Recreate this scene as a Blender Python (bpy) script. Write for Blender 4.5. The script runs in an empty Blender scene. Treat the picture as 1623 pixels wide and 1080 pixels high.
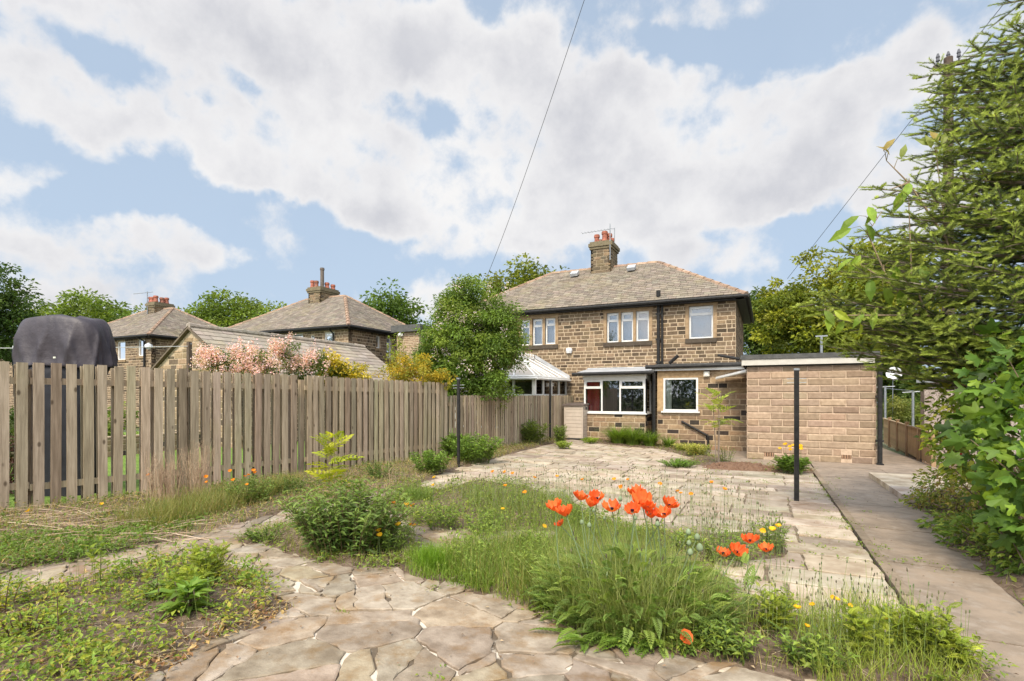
import bpy, math, random
import numpy as np
R=math.radians
# ---------------------------------------------------------------- camera, sky, sun
F=840.; CX=811.5; HY=627.; TH=math.atan((1215-811.5)/F); S=0.0172; H=1.45
c_,s_=math.cos(TH),math.sin(TH)
scene=bpy.context.scene; COL=scene.collection
cam=bpy.data.cameras.new('camera'); camo=bpy.data.objects.new('camera',cam); COL.objects.link(camo)
camo.location=(0,0,H); camo.rotation_euler=(R(90),0,TH)
cam.sensor_width=36; cam.lens=F/1623*36; cam.shift_y=87/1623.; cam.clip_start=.05; cam.clip_end=4000
scene.camera=camo
scene.view_settings.view_transform='Standard'; scene.view_settings.look='None'
scene.view_settings.exposure=0.62; scene.view_settings.gamma=1
scene.cycles.max_bounces=7; scene.cycles.diffuse_bounces=3; scene.cycles.glossy_bounces=3
scene.cycles.transmission_bounces=4; scene.cycles.transparent_max_bounces=8
SUN_EL,SUN_AZ=R(48),R(175)      # azimuth clockwise from +Y: the sun stands behind the camera's right shoulder
SUN_STR=2.7; SUN_ANG=R(12); SKY_STR=0.1
sd=(math.sin(SUN_AZ)*math.cos(SUN_EL),math.cos(SUN_AZ)*math.cos(SUN_EL),math.sin(SUN_EL))
sun=bpy.data.lights.new('sun','SUN'); suno=bpy.data.objects.new('sun',sun); COL.objects.link(suno)
sun.energy=SUN_STR; sun.angle=SUN_ANG; sun.color=(1,.885,.70)
import mathutils
suno.rotation_euler=mathutils.Vector(sd).to_track_quat('Z','Y').to_euler(); suno.location=(0,0,30)

class N:
    """tiny node helper"""
    def __init__(s,nt): s.nt=nt
    def new(s,t,**k):
        n=s.nt.nodes.new(t)
        for a,b in k.items(): setattr(n,a,b)
        return n
    def link(s,a,b): s.nt.links.new(a,b)
    def setin(s,n,i,v):
        if hasattr(v,'links') or isinstance(v,bpy.types.NodeSocket): s.link(v,n.inputs[i])
        else: n.inputs[i].default_value=v
    def math(s,op,a,b=0.,c=None,clamp=False):
        n=s.new('ShaderNodeMath',operation=op,use_clamp=clamp); s.setin(n,0,a); s.setin(n,1,b)
        if c is not None: s.setin(n,2,c)
        return n.outputs[0]
    def vmath(s,op,a,b=(0,0,0)):
        n=s.new('ShaderNodeVectorMath',operation=op); s.setin(n,0,a)
        if op not in('LENGTH','NORMALIZE','SCALE'): s.setin(n,1,b)
        return n.outputs['Value'] if op in('LENGTH','DISTANCE','DOT_PRODUCT') else n.outputs[0]
    def noise(s,vec,scale,detail=3,rough=.55,dist=0.,color=False,dim='3D'):
        n=s.new('ShaderNodeTexNoise'); n.noise_dimensions=dim
        s.link(vec,n.inputs['Vector']); n.inputs['Scale'].default_value=scale; n.inputs['Detail'].default_value=detail
        n.inputs['Roughness'].default_value=rough; n.inputs['Distortion'].default_value=dist
        return n.outputs['Color'] if color else n.outputs['Fac']
    def mrange(s,v,a,b,c=0.,d=1.,smooth=False):
        n=s.new('ShaderNodeMapRange'); n.clamp=True
        if smooth: n.interpolation_type='SMOOTHSTEP'
        s.setin(n,0,v); s.setin(n,1,a); s.setin(n,2,b); s.setin(n,3,c); s.setin(n,4,d)
        return n.outputs[0]
    def mix(s,f,a,b,mode='MIX'):
        n=s.new('ShaderNodeMix',data_type='RGBA',blend_type=mode)
        s.setin(n,0,f)
        for i,v in ((6,a),(7,b)):
            if isinstance(v,(tuple,list)) and len(v)==3: v=(*v,1)
            s.setin(n,i,v)
        return n.outputs[2]
    def ramp(s,f,stops):
        n=s.new('ShaderNodeValToRGB'); s.link(f,n.inputs[0]); e=n.color_ramp.elements
        while len(e)<len(stops): e.new(.5)
        for k,(p,c) in enumerate(stops): e[k].position=p; e[k].color=(*c,1)
        return n.outputs[0]

def ray(px,py):
    u=(px-CX)/F; v=(HY-py)/F
    return (-s_+c_*u, c_+s_*u, v)
# the sky: Nishita sky with banks of cloud fixed in compass direction and height
world=bpy.data.worlds.new("World"); scene.world=world; world.use_nodes=True
w=N(world.node_tree); world.node_tree.nodes.clear()
sky=w.new('ShaderNodeTexSky'); sky.sky_type='NISHITA'; sky.sun_disc=False
sky.sun_elevation=SUN_EL; sky.sun_rotation=SUN_AZ; sky.air_density=1.0; sky.dust_density=1.2; sky.ozone_density=1.0
tc=w.new('ShaderNodeTexCoord'); dirv=tc.outputs['Generated']
sep=w.new('ShaderNodeSeparateXYZ'); w.link(dirv,sep.inputs[0])
az=w.math('ARCTAN2',sep.outputs[0],sep.outputs[1]); el=w.math('ARCSINE',sep.outputs[2])
cmb=w.new('ShaderNodeCombineXYZ'); w.link(az,cmb.inputs[0]); w.link(el,cmb.inputs[1])
ns=w.noise(dirv,2.6,6,.6,color=True); nsub=w.vmath('SUBTRACT',ns,(.5,.5,.5)); nsc=w.vmath('MULTIPLY',nsub,(.42,.26,0))
pos=w.vmath('ADD',cmb.outputs[0],nsc)
def azel(px,py):
    d=ray(px,py); n=math.sqrt(sum(k*k for k in d)); return math.atan2(d[0],d[1]),math.asin(d[2]/n)
BANKS=[(230,30,470,95,1.15),(560,60,260,110,1.1),(50,150,130,70,.8),(125,218,66,42,.75),(330,235,150,85,.8),(520,250,260,130,1.2),(760,190,220,110,1.15),(850,120,170,75,1.),
 (980,250,330,130,1.3),(1200,230,250,110,1.1),(1300,150,210,65,.95),(760,330,200,85,.95),(560,300,200,60,.8),(1000,340,260,80,1.),(1190,310,150,50,.7),(1000,130,180,70,.55),
 (180,385,125,40,.85),(320,420,75,26,.6),(660,400,55,16,.5),(1150,412,130,34,.6),(50,475,90,50,.85),(700,455,80,40,.7),(1430,330,150,90,.85),(1230,470,150,40,.8),(1480,120,150,80,.8),
 (30,265,45,26,.5),(10,355,50,22,.5),(1270,80,60,24,.35),(1240,15,50,16,.35),(-200,250,200,120,1.),(1800,250,250,160,1.)]
HOLES=[(655,148,66,36,.95),(362,118,48,26,.7),(205,150,75,45,.6),(905,55,60,60,.6),(1150,45,330,34,.8),(910,115,50,30,.5),(200,320,140,40,.55),(480,360,220,34,.6),(1250,370,160,34,.55),(1110,245,70,22,.3),(620,420,200,30,.3)]
def blobs(lst):
    acc=None
    for (px,py,rx,ry,wt) in lst:
        a0,e0=azel(px,py); a1,_=azel(px+rx,py); _,e1=azel(px,py-ry)
        ra=max(.02,abs(a1-a0)); re=max(.015,abs(e1-e0))
        d=w.vmath('LENGTH',w.vmath('MULTIPLY',w.vmath('SUBTRACT',pos,(a0,e0,0)),(1/ra,1/re,0)))
        v=w.mrange(d,0.25,1.35,wt,0.,True)
        acc=v if acc is None else w.math('ADD',acc,v)
    return acc
front=w.mrange(sep.outputs[1],-.1,.25,0.,1.)
den=w.math('SUBTRACT',w.math('MINIMUM',blobs(BANKS),1.05),blobs(HOLES))
fb=w.noise(dirv,4.2,9,.6)
back=w.mrange(w.noise(dirv,1.6,5,.55),.42,.6,0.,1.)
den=w.math('ADD',w.math('MULTIPLY',den,front),w.math('MULTIPLY',back,w.math('SUBTRACT',1.,front)))
den=w.math('ADD',den,w.math('MULTIPLY',w.math('SUBTRACT',fb,.5),3.3))
den=w.math('ADD',den,w.math('MULTIPLY',w.math('SUBTRACT',w.noise(dirv,17.,10,.66),.5),.85))
den=w.math('ADD',den,w.math('MULTIPLY',w.math('SUBTRACT',w.noise(dirv,8.5,9,.62),.5),1.2))
cov=w.mrange(den,-.05,.82,.16,.98,True)
shade=w.math('ADD',w.math('MULTIPLY',w.noise(dirv,4.5,8,.6),.85),w.math('MULTIPLY',w.mrange(den,.35,1.7),.36))
CL=6.85
ccol=w.ramp(shade,[(.38,(.90*CL,.89*CL,.885*CL)),(.60,(.79*CL,.785*CL,.80*CL)),(.86,(.62*CL,.625*CL,.665*CL))])
sh=w.vmath('MULTIPLY',sky.outputs[0],(1.0,1.0,1.0))
hz=w.mix(w.mrange(el,0.,.9,.92,.62),sh,(.43*CL,.58*CL,.77*CL))
skyc=w.mix(cov,hz,ccol)
glow=w.math('MULTIPLY_ADD',w.math('POWER',w.math('MAXIMUM',w.vmath('DOT_PRODUCT',dirv,sd),0.),2.),3.2,1.)   # cloud is brighter round the sun
skyc=w.vmath('SCALE',skyc); skyc.node.inputs['Scale'].default_value=1.; w.link(glow,skyc.node.inputs['Scale'])
bg=w.new('ShaderNodeBackground'); bg.inputs[1].default_value=SKY_STR; w.link(skyc,bg.inputs[0])
wo=w.new('ShaderNodeOutputWorld'); w.link(bg.outputs[0],wo.inputs[0])

# ---------------------------------------------------------------- helpers
rng=np.random.default_rng(7); random.seed(7)
def gz(x,y): return -S*y+.055*max(0.,min(8.,-x-2.))*(max(0.,min(y,19.5))/19.)**2
def G(px,py):                       # pixel -> point on the gently falling ground
    dx,dy,v=ray(px,py); D=H/(-v-S*dy)
    for _ in range(25): D=.5*D+.5*(H-gz(D*dx,D*dy))/(-v)
    return np.array((D*dx,D*dy,gz(D*dx,D*dy)))
def aY(px,py,Y):
    dx,dy,v=ray(px,py); D=Y/dy; return np.array((D*dx,Y,H+D*v))
def aX(px,py,X):
    dx,dy,v=ray(px,py); D=X/dx; return np.array((X,D*dy,H+D*v))
def aD(px,py,D):
    dx,dy,v=ray(px,py); return np.array((D*dx,D*dy,H+D*v))

class MB:
    def __init__(s): s.V=[];s.L=[];s.T=[];s.C=[];s.n=0
    def add(s,V,faces,col=(1,1,1)):
        V=np.asarray(V,float).reshape(-1,3)
        s.V.append(V)
        s.L.append(np.concatenate([np.asarray(f,int) for f in faces])+s.n); s.T.append(np.array([len(f) for f in faces]))
        c=np.asarray(col,float)
        if c.ndim==1: c=np.tile(c,(len(V),1))
        s.C.append(c); s.n+=len(V); return s
    def inst(s,tpl,O,X,Y,Z,sc,col):
        """copies of a template at origins O with frame X,Y,Z and scale (n,) or (n,3)"""
        tv,tf=tpl; tv=np.asarray(tv,float); n=len(O); k=len(tv)
        if n==0: return s
        sc=np.asarray(sc,float)
        if sc.ndim==0: sc=np.full(n,float(sc))
        if sc.ndim==1: sc=np.stack([sc]*3,1)
        P=O[:,None,:]+tv[None,:,0:1]*(X*sc[:,0:1])[:,None,:]+tv[None,:,1:2]*(Y*sc[:,1:2])[:,None,:]+tv[None,:,2:3]*(Z*sc[:,2:3])[:,None,:]
        fl=np.concatenate([np.asarray(f,int) for f in tf]); ft=np.array([len(f) for f in tf])
        s.V.append(P.reshape(-1,3)); s.L.append((fl[None,:]+np.arange(n)[:,None]*k+s.n).reshape(-1)); s.T.append(np.tile(ft,n))
        col=np.asarray(col,float)
        if col.ndim==1: col=np.tile(col,(n,1))
        s.C.append(np.repeat(col,k,0) if col.ndim==2 else col.reshape(-1,3)); s.n+=n*k; return s
    def box(s,x0,x1,y0,y1,z0,z1,col=(1,1,1)):
        V=[(x,y,z) for z in (z0,z1) for y in (y0,y1) for x in (x0,x1)]
        return s.add(V,[(0,2,3,1),(4,5,7,6),(0,1,5,4),(2,6,7,3),(0,4,6,2),(1,3,7,5)],col)
    def obox(s,o,ax,ay,az_,col=(1,1,1)):
        o,ax,ay,az_=[np.asarray(k,float) for k in (o,ax,ay,az_)]
        V=[o+i*ax+j*ay+k*az_ for k in (0,1) for j in (0,1) for i in (0,1)]
        return s.add(V,[(0,2,3,1),(4,5,7,6),(0,1,5,4),(2,6,7,3),(0,4,6,2),(1,3,7,5)],col)
    def tube(s,pts,rad,n=8,col=(1,1,1),cap=True):
        pts=[np.asarray(p,float) for p in pts]; m=len(pts)
        if not hasattr(rad,'__len__'): rad=[rad]*m
        V=[];ref=None
        for i,p in enumerate(pts):
            d=pts[min(i+1,m-1)]-pts[max(i-1,0)]; d=d/(np.linalg.norm(d)+1e-9)
            if ref is None:
                ref=np.array((0,0,1.)) if abs(d[2])<.9 else np.array((1.,0,0))
            a=np.cross(d,ref); a/=np.linalg.norm(a)+1e-9; b=np.cross(d,a); ref=np.cross(a,d)
            for k in range(n):
                t=2*math.pi*k/n; V.append(p+rad[i]*(math.cos(t)*a+math.sin(t)*b))
        Fs=[(i*n+k,i*n+(k+1)%n,(i+1)*n+(k+1)%n,(i+1)*n+k) for i in range(m-1) for k in range(n)]
        if cap: Fs+= [tuple(range(n))[::-1],tuple((m-1)*n+k for k in range(n))]
        return s.add(V,Fs,col)
    def lathe(s,o,prof,n=14,col=(1,1,1)):
        o=np.asarray(o,float); V=[];m=len(prof)
        for r,z in prof:
            for k in range(n):
                t=2*math.pi*k/n; V.append(o+(r*math.cos(t),r*math.sin(t),z))
        Fs=[(i*n+k,i*n+(k+1)%n,(i+1)*n+(k+1)%n,(i+1)*n+k) for i in range(m-1) for k in range(n)]
        Fs+=[tuple(range(n))[::-1],tuple((m-1)*n+k for k in range(n))]
        return s.add(V,Fs,col)
    def prism(s,poly,z0,z1,col=(1,1,1)):
        n=len(poly); zf=lambda z,p: z(p[0],p[1]) if callable(z) else z
        V=[(p[0],p[1],zf(z0,p)) for p in poly]+[(p[0],p[1],zf(z1,p)) for p in poly]
        return s.add(V,[tuple(range(n))[::-1],tuple(range(n,2*n))]+[(i,(i+1)%n,n+(i+1)%n,n+i) for i in range(n)],col)

def tag(o,label=None,cat=None,group=None,kind=None):
    for k,v in (('label',label),('category',cat),('group',group),('kind',kind)):
        if v: o[k]=v
    return o
WL={}
def thing(name,loc,label,cat,group=None):
    o=bpy.data.objects.new(name,None); COL.objects.link(o); o.empty_display_size=.1
    o.location=tuple(float(k) for k in loc); WL[o.name]=np.array(loc,float)
    return tag(o,label,cat,group)
def build(name,mb,mat,parent=None,base=None,label=None,cat=None,group=None,kind=None,smooth=False):
    V=np.concatenate(mb.V); L=np.concatenate(mb.L).astype(np.int32); T=np.concatenate(mb.T).astype(np.int32); C=np.concatenate(mb.C)
    pw=WL[parent.name] if parent is not None else np.zeros(3)
    off=pw if base is None else np.array(base,float)
    V=V-off
    me=bpy.data.meshes.new(name)
    me.vertices.add(len(V)); me.vertices.foreach_set('co',V.astype(np.float32).ravel())
    me.loops.add(len(L)); me.loops.foreach_set('vertex_index',L)
    me.polygons.add(len(T)); st=np.concatenate([[0],np.cumsum(T)[:-1]]).astype(np.int32)
    me.polygons.foreach_set('loop_start',st)
    try: me.polygons.foreach_set('loop_total',T)
    except Exception: pass
    me.polygons.foreach_set('use_smooth',np.full(len(T),bool(smooth)))
    at=me.color_attributes.new('Col','FLOAT_COLOR','POINT')
    at.data.foreach_set('color',np.concatenate([C,np.ones((len(C),1))],1).astype(np.float32).ravel())
    me.update(calc_edges=True)
    me.materials.append(mat)
    o=bpy.data.objects.new(name,me); COL.objects.link(o)
    if parent is not None: o.parent=parent
    o.location=tuple(float(k) for k in (off-pw)); WL[o.name]=off
    return tag(o,label,cat,group,kind)
def copy_tree(o,parent=None):
    c=o.copy(); COL.objects.link(c); c.parent=parent
    for ch in [k for k in bpy.data.objects if k.parent==o]: copy_tree(ch,c)
    return c

# ---------------------------------------------------------------- materials
MATS={}
def mat(name,c1,c2=None,scale=4.,rough=.85,bump=0.,bscale=None,attr=False,stretch=(1,1,1),detail=5,c3=None,s3=1.,lo=.35,hi=.65,spec=.3,metal=0.,trans=0.,knots=False,lo3=.5,hi3=.7):
    m=bpy.data.materials.new(name); m.use_nodes=True; nt=m.node_tree; n=N(nt); bs=nt.nodes['Principled BSDF']
    tc=n.new('ShaderNodeTexCoord'); mp=n.new('ShaderNodeMapping'); n.link(tc.outputs['Object'],mp.inputs[0]); mp.inputs['Scale'].default_value=stretch
    v=mp.outputs[0]; col=(*c1,1)
    if c2 is not None: col=n.mix(n.mrange(n.noise(v,scale,detail,.6),lo,hi),c1,c2)
    if c3 is not None: col=n.mix(n.mrange(n.noise(tc.outputs['Object'],s3,6,.65),lo3,hi3),col,c3)
    if knots:
        vo=n.new('ShaderNodeTexVoronoi'); mp2=n.new('ShaderNodeMapping'); n.link(tc.outputs['Object'],mp2.inputs[0]); mp2.inputs['Scale'].default_value=(6,6,3.2); n.link(mp2.outputs[0],vo.inputs['Vector']); vo.inputs['Scale'].default_value=1.
        col=n.mix(n.mrange(vo.outputs['Distance'],.06,.16,.75,0.,True),col,(.09,.06,.035))
    if attr:
        a=n.new('ShaderNodeAttribute'); a.attribute_name='Col'; col=n.mix(1.,a.outputs['Color'],col,'MULTIPLY')
    n.setin(bs,'Base Color',col); bs.inputs['Roughness'].default_value=rough; bs.inputs['Metallic'].default_value=metal
    bs.inputs['Specular IOR Level'].default_value=spec
    if bump:
        b=n.new('ShaderNodeBump'); b.inputs['Strength'].default_value=1.; b.inputs['Distance'].default_value=bump
        n.link(n.noise(v,bscale or scale*3,6,.65),b.inputs['Height']); n.link(b.outputs[0],bs.inputs['Normal'])
    if trans:
        t=n.new('ShaderNodeBsdfTranslucent'); mx=n.new('ShaderNodeMixShader'); mx.inputs[0].default_value=trans
        tcol=n.mix(1.,col,(1.25,1.25,.55),'MULTIPLY'); n.link(tcol,t.inputs[0])
        n.link(bs.outputs[0],mx.inputs[1]); n.link(t.outputs[0],mx.inputs[2]); n.link(mx.outputs[0],nt.nodes['Material Output'].inputs[0])
    MATS[name]=m; return m
W1=(1,1,1)
leafm=mat('leaf',(1.16,1.03,.68),(.86,.82,.5),9.,.55,attr=True,trans=.38,spec=.35)
needlem=mat('needles',(1.1,1.02,.75),(.9,.86,.6),6.,.6,attr=True,trans=.2,spec=.25)
petalm=mat('petal',W1,(.85,.8,.8),30.,.6,attr=True,trans=.4,spec=.2)
stemm=mat('stem',W1,(.75,.75,.7),12.,.8,attr=True)
barkm=mat('bark',(.16,.12,.09),(.28,.23,.18),7.,.95,bump=.01,stretch=(1,1,.3))
stonem=mat('sandstone',(.98,.94,.86),(.68,.63,.56),9.,.92,bump=.006,bscale=16,attr=True)
blockm=mat('split_block',W1,(.74,.72,.7),10.,.92,bump=.012,bscale=9,attr=True)
slatem=mat('slate',(.76,.745,.72),(.62,.605,.58),5.,.85,bump=.003,bscale=18,attr=True,c3=(.74,.72,.58),s3=.8,spec=.15)
ridgem=mat('ridge_clay',W1,(.6,.6,.55),8.,.85,attr=True,bump=.003)
woodm=mat('weathered_wood',(.94,.9,.85),(.55,.51,.46),6.,.9,bump=.003,attr=True,stretch=(5,5,.35),knots=True,c3=(.66,.66,.5),s3=.9,lo3=.52,hi3=.8)
woodnew=mat('treated_wood',W1,(.7,.62,.5),6.,.85,bump=.002,attr=True,stretch=(4,4,.5))
whitem=mat('white_plastic',(.70,.69,.66),(.60,.585,.55),3.,.4,spec=.4)
paintm=mat('plain',W1,(.86,.86,.86),5.,.6,attr=True)
blackm=mat('black_paint',(.014,.014,.014),(.03,.028,.026),12.,.55,spec=.2)
steelm=mat('galvanised_steel',(.33,.35,.36),(.22,.23,.24),14.,.45,metal=.5)
leadm=mat('lead',(.3,.31,.32),(.42,.42,.42),3.,.6,spec=.4)
feltm=mat('roof_felt',(.06,.06,.058),(.1,.098,.09),6.,.9,bump=.004)
pavem=mat('riven_flagstone',W1,(.62,.57,.52),3.6,.85,bump=.008,bscale=5,attr=True,c3=(.52,.42,.32),s3=3.2,lo3=.55,hi3=.72)
crazym=mat('crazy_paving_stone',W1,(.55,.51,.47),6.,.86,bump=.012,bscale=14,attr=True,c3=(.62,.50,.36),s3=4.2,lo3=.50,hi3=.66,detail=10)
concm=mat('concrete',(.29,.222,.16),(.19,.146,.105),3.4,.9,bump=.004,bscale=60,c3=(.31,.255,.2),s3=9.,lo3=.5,hi3=.75)
soilm=mat('soil',(.10,.068,.046),(.21,.155,.11),14.,1.,bump=.03,bscale=22,spec=.05)
mortm=mat('mortar',(.58,.50,.40),(.12,.09,.06),4.2,.95,bump=.01,bscale=18,lo=.43,hi=.52)
jointm=mat('joint_dirt',(.13,.1,.07),(.26,.2,.13),6.,.95,bump=.01,bscale=25)
grassm=mat('turf',(.12,.2,.03),(.2,.3,.05),5.,.95,bump=.03,bscale=60)
fieldm=mat('rough_ground',(.08,.11,.04),(.13,.12,.07),.6,1.,bump=.03,bscale=5)
fabricm=mat('cover_fabric',(.032,.025,.03),(.05,.04,.046),4.,.5,bump=.022,bscale=2.4,spec=.4)
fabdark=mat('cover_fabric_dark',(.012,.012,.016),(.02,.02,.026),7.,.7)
pebblem=mat('pebbledash',(.45,.38,.33),(.2,.15,.13),45.,.95,bump=.012,bscale=50,lo=.4,hi=.6)
polym=mat('polycarbonate',(.36,.33,.29),(.28,.255,.225),2.,.3,spec=.5)
def glass(name,base,op):
    m=bpy.data.materials.new(name); m.use_nodes=True; nt=m.node_tree; n=N(nt); bs=nt.nodes['Principled BSDF']
    bs.inputs['Base Color'].default_value=(*base,1); bs.inputs['Roughness'].default_value=.03; bs.inputs['IOR'].default_value=1.7
    if op<1:
        t=n.new('ShaderNodeBsdfTransparent'); mx=n.new('ShaderNodeMixShader'); mx.inputs[0].default_value=op
        fr=n.new('ShaderNodeFresnel'); fr.inputs[0].default_value=1.75
        n.link(n.math('MAXIMUM',fr.outputs[0],op),mx.inputs[0])
        gl=n.new('ShaderNodeBsdfGlossy'); gl.inputs['Roughness'].default_value=.02; gl.inputs[0].default_value=(.9,.9,.9,1)
        n.link(t.outputs[0],mx.inputs[1]); n.link(gl.outputs[0],mx.inputs[2]); n.link(mx.outputs[0],nt.nodes['Material Output'].inputs[0])
    return m
glassm=glass('window_glass',(.5,.5,.5),.10)
roomm=mat('room_interior',W1,None,attr=True,rough=.9)

# ---------------------------------------------------------------- templates
def unit(a): return a/(np.linalg.norm(a,axis=-1,keepdims=True)+1e-9)
def frames(D,up=None,jit=.5):
    """Y along D, Z roughly up (leaf normal), jittered"""
    n=len(D); Y=unit(D); U=np.tile((0,0,1.),(n,1)) if up is None else up
    U=unit(U+rng.normal(0,jit,(n,3))); X=unit(np.cross(Y,U)); Z=np.cross(X,Y); return X,Y,Z
LEAF4=([(0,0,0),(-.5,.45,.13),(0,1,-.12),(.5,.45,.13)],[(0,3,2,1)])
LEAFF=([(0,0,0),(-.5,.42,.14),(0,.5,0),(.5,.42,.14),(0,1,-.22)],[(0,2,1),(0,3,2),(1,2,4),(2,3,4)])
LEAFN=([(0,0,0),(-.36,.22,.09),(0,.25,.02),(.36,.22,.09),(-.48,.55,.05),(0,.58,-.03),(.48,.55,.05),(0,1,-.26)],
       [(0,2,1),(0,3,2),(1,2,5,4),(2,3,6,5),(4,5,7),(5,6,7)])
def lobed():
    out=[]
    for a,r in ((-150,.35),(-122,.62),(-100,.4),(-72,.85),(-58,.78),(-40,.5),(-16,.92),(0,1.05),(16,.92),(40,.5),(58,.78),(72,.85),(100,.4),(122,.62),(150,.35)):
        t=R(a); out.append((math.sin(t)*r*.62,.35+math.cos(t)*r*.62,-.16*r*r+.05*math.cos(3*t)))
    V=[(0,.35,.06),(0,0,0)]+out; k=len(out); Fs=[(0,2+i,3+i) for i in range(k-1)]+[(0,2+k-1,1),(0,1,2)]
    return V,Fs
LOBED=lobed()
def blade(bend=.35,seg=3):
    V=[];Fs=[]
    for i in range(seg+1):
        t=i/seg; wd=.5*(1-t**1.5); y=bend*t*t; z=t*(1-.25*bend*t)
        if i<seg: V+=[(-wd,y,z),(wd,y,z)]
        else: V+=[(0,y,z)]
    for i in range(seg-1): Fs.append((2*i,2*i+1,2*i+3,2*i+2))
    Fs.append((2*seg-2,2*seg-1,2*seg)); return V,Fs
BLADES=[blade(.15),blade(.4),blade(.75)]
def pinnate(pairs=9,arch=.35,wl=.30,ww=.09,up=.5,ang=55):
    """feathery leaf: rachis strip and narrow leaflet pairs along an arching line, length 1 along Y"""
    V=[];Fs=[]
    def P(t): return np.array((0,t,up*t-arch*2*t*t))
    def leaf(o,d,l,w_):
        d=d/np.linalg.norm(d); x=np.cross(d,(0,0,1)); x/=np.linalg.norm(x); b=len(V)
        V.extend([o,o+d*l*.45-x*w_*.5+np.array((0,0,.02)),o+d*l-np.array((0,0,.12*l)),o+d*l*.45+x*w_*.5+np.array((0,0,.02))]); Fs.append((b,b+3,b+2,b+1))
    for i in range(6):
        t0,t1=i/6,(i+1)/6; a,b_=P(t0),P(t1); r=.012*(1-t0)+.004; k=len(V)
        V.extend([a-(r,0,0),a+(r,0,0),b_+(r*.8,0,0),b_-(r*.8,0,0)]); Fs.append((k,k+1,k+2,k+3))
    for i in range(pairs):
        t=.15+.8*i/(pairs-1); tp=math.sin(math.pi*(.2+.75*t))**.7; l=wl*tp*(1.15-.25*t)
        for sgn in (-1,1):
            a=R(ang-18*t); leaf(P(t),np.array((sgn*math.sin(a),math.cos(a),.15-.5*arch*t)),l,ww)
            if pairs>7: leaf(P(t)+np.array((sgn*l*.4,l*.2,.01)),np.array((sgn*math.sin(a*.45),math.cos(a*.45),.1)),l*.5,ww*.7); leaf(P(t)+np.array((sgn*l*.45,l*.2,.01)),np.array((sgn*math.sin(a*1.4),math.cos(a*1.4),.0)),l*.42,ww*.7)
    leaf(P(.95),np.array((0,1,-.2)),wl*.8,ww*1.2)
    return np.array(V),Fs
FERN=[pinnate(9,.30),pinnate(10,.55,up=.9),pinnate(8,.12,up=.3)]
ASH=[pinnate(6,.22,wl=.36,ww=.14,up=.25,ang=62)]
def brush(nn=44,seed=0):
    r=np.random.default_rng(seed); V=[];Fs=[]
    for i in range(nn):
        t=.04+.96*i/nn; a=r.uniform(-math.pi,math.pi); a=a*.78     # mostly sideways and up
        d=np.array((math.sin(a),.75+.3*r.random(),math.cos(a)*.8+.25)); d/=np.linalg.norm(d)
        o=np.array((0,t*1.,0)); l=.34*(1-.25*t)*r.uniform(.8,1.15); x=np.cross(d,(0,1,0)); x/=np.linalg.norm(x); k=len(V)
        V+= [o-x*.022,o+x*.022,o+d*l*.6+x*.016,o+d*l,o+d*l*.6-x*.016]; Fs.append((k,k+1,k+2,k+3,k+4))
    k=len(V); V+=[(-.015,0,0),(.015,0,0),(0,1,0)]; Fs.append((k,k+1,k+2))
    return np.array(V),Fs
BRUSH=[brush(46,1),brush(46,2),brush(40,3)]
def jcol(base,n,v=.18,hue=.015):
    b=np.asarray(base,float); k=1+rng.normal(0,v,(n,1)); h=1+rng.normal(0,hue,(n,3)); return np.clip(b*k*h,.004,.95)
def mixcol(cols,n,p=None,v=.14,hue=.018):
    cols=np.asarray(cols,float); i=rng.choice(len(cols),n,p=p); return np.clip(cols[i]*(1+rng.normal(0,v,(n,1)))*(1+rng.normal(0,hue,(n,3))),.004,.95)
# ---------------------------------------------------------------- ground surfaces
def sheet(poly,lift,name,m,label=None,sub=1):
    mb=MB(); mb.add([(x,y,gz(x,y)+lift) for x,y in poly],[tuple(range(len(poly)))])
    return build(name,mb,m,kind='structure',label=label)
def jag(poly,step=.12,amp=.035):
    out=[]; n=len(poly)
    for i in range(n):
        a=np.array(poly[i][:2],float); b=np.array(poly[(i+1)%n][:2],float); L=np.linalg.norm(b-a); k=max(1,int(L/step)); nn=np.array((-(b-a)[1],(b-a)[0]))/(L+1e-9)
        for j in range(k): out.append(tuple(a+(b-a)*j/k+nn*rng.normal(0,amp)))
    return out
def inside(p,poly):
    x,y=p[0],p[1]; r=False; n=len(poly)
    for i in range(n):
        x0,y0=poly[i][:2]; x1,y1=poly[(i+1)%n][:2]
        if (y0>y)!=(y1>y) and x<(x1-x0)*(y-y0)/(y1-y0)+x0: r=not r
    return r
E_=3000
sheet([(-E_,-60),(E_,-60),(E_,E_),(-E_,E_)],-.06,'ground',fieldm)
def FX(y): return -8.63+.172*(y-3.2) if y<11.39 else -7.22+.0946*(y-11.39)     # the fence line
soilpoly=[(FX(-1),-1),(FX(11.39),11.39),(FX(19.1),19.1),(2.6,19.1),(4.6,19),(4.6,-1)]
def gridsheet(test,lift,name,m,x0=-9.5,x1=4.6,y0=-1.,y1=19.1,st=.3):
    xs=np.arange(x0,x1+st,st); ys=np.arange(y0,y1+st,st); V=[(x,y,gz(x,y)+lift) for x in xs for y in ys]; n=len(ys)
    Fs=[(i*n+j,(i+1)*n+j,(i+1)*n+j+1,i*n+j+1) for i in range(len(xs)-1) for j in range(n-1) if test((xs[i]+st/2,ys[j]+st/2))]
    mb=MB(); mb.add(V,Fs); build(name,mb,m,kind='structure',smooth=True)
gridsheet(lambda p:p[0]>FX(p[1])-.05,-.035,'soil',soilm)
sheet([(-8.75,-1),(-9.05,3.4),(-8,9.5),(-7.35,11.39),(-6.55,19.1),(-12.5,19.1),(-22,19.1),(-22,-1)],-.028,'neighbour_lawn',grassm)
mb=MB()
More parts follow.
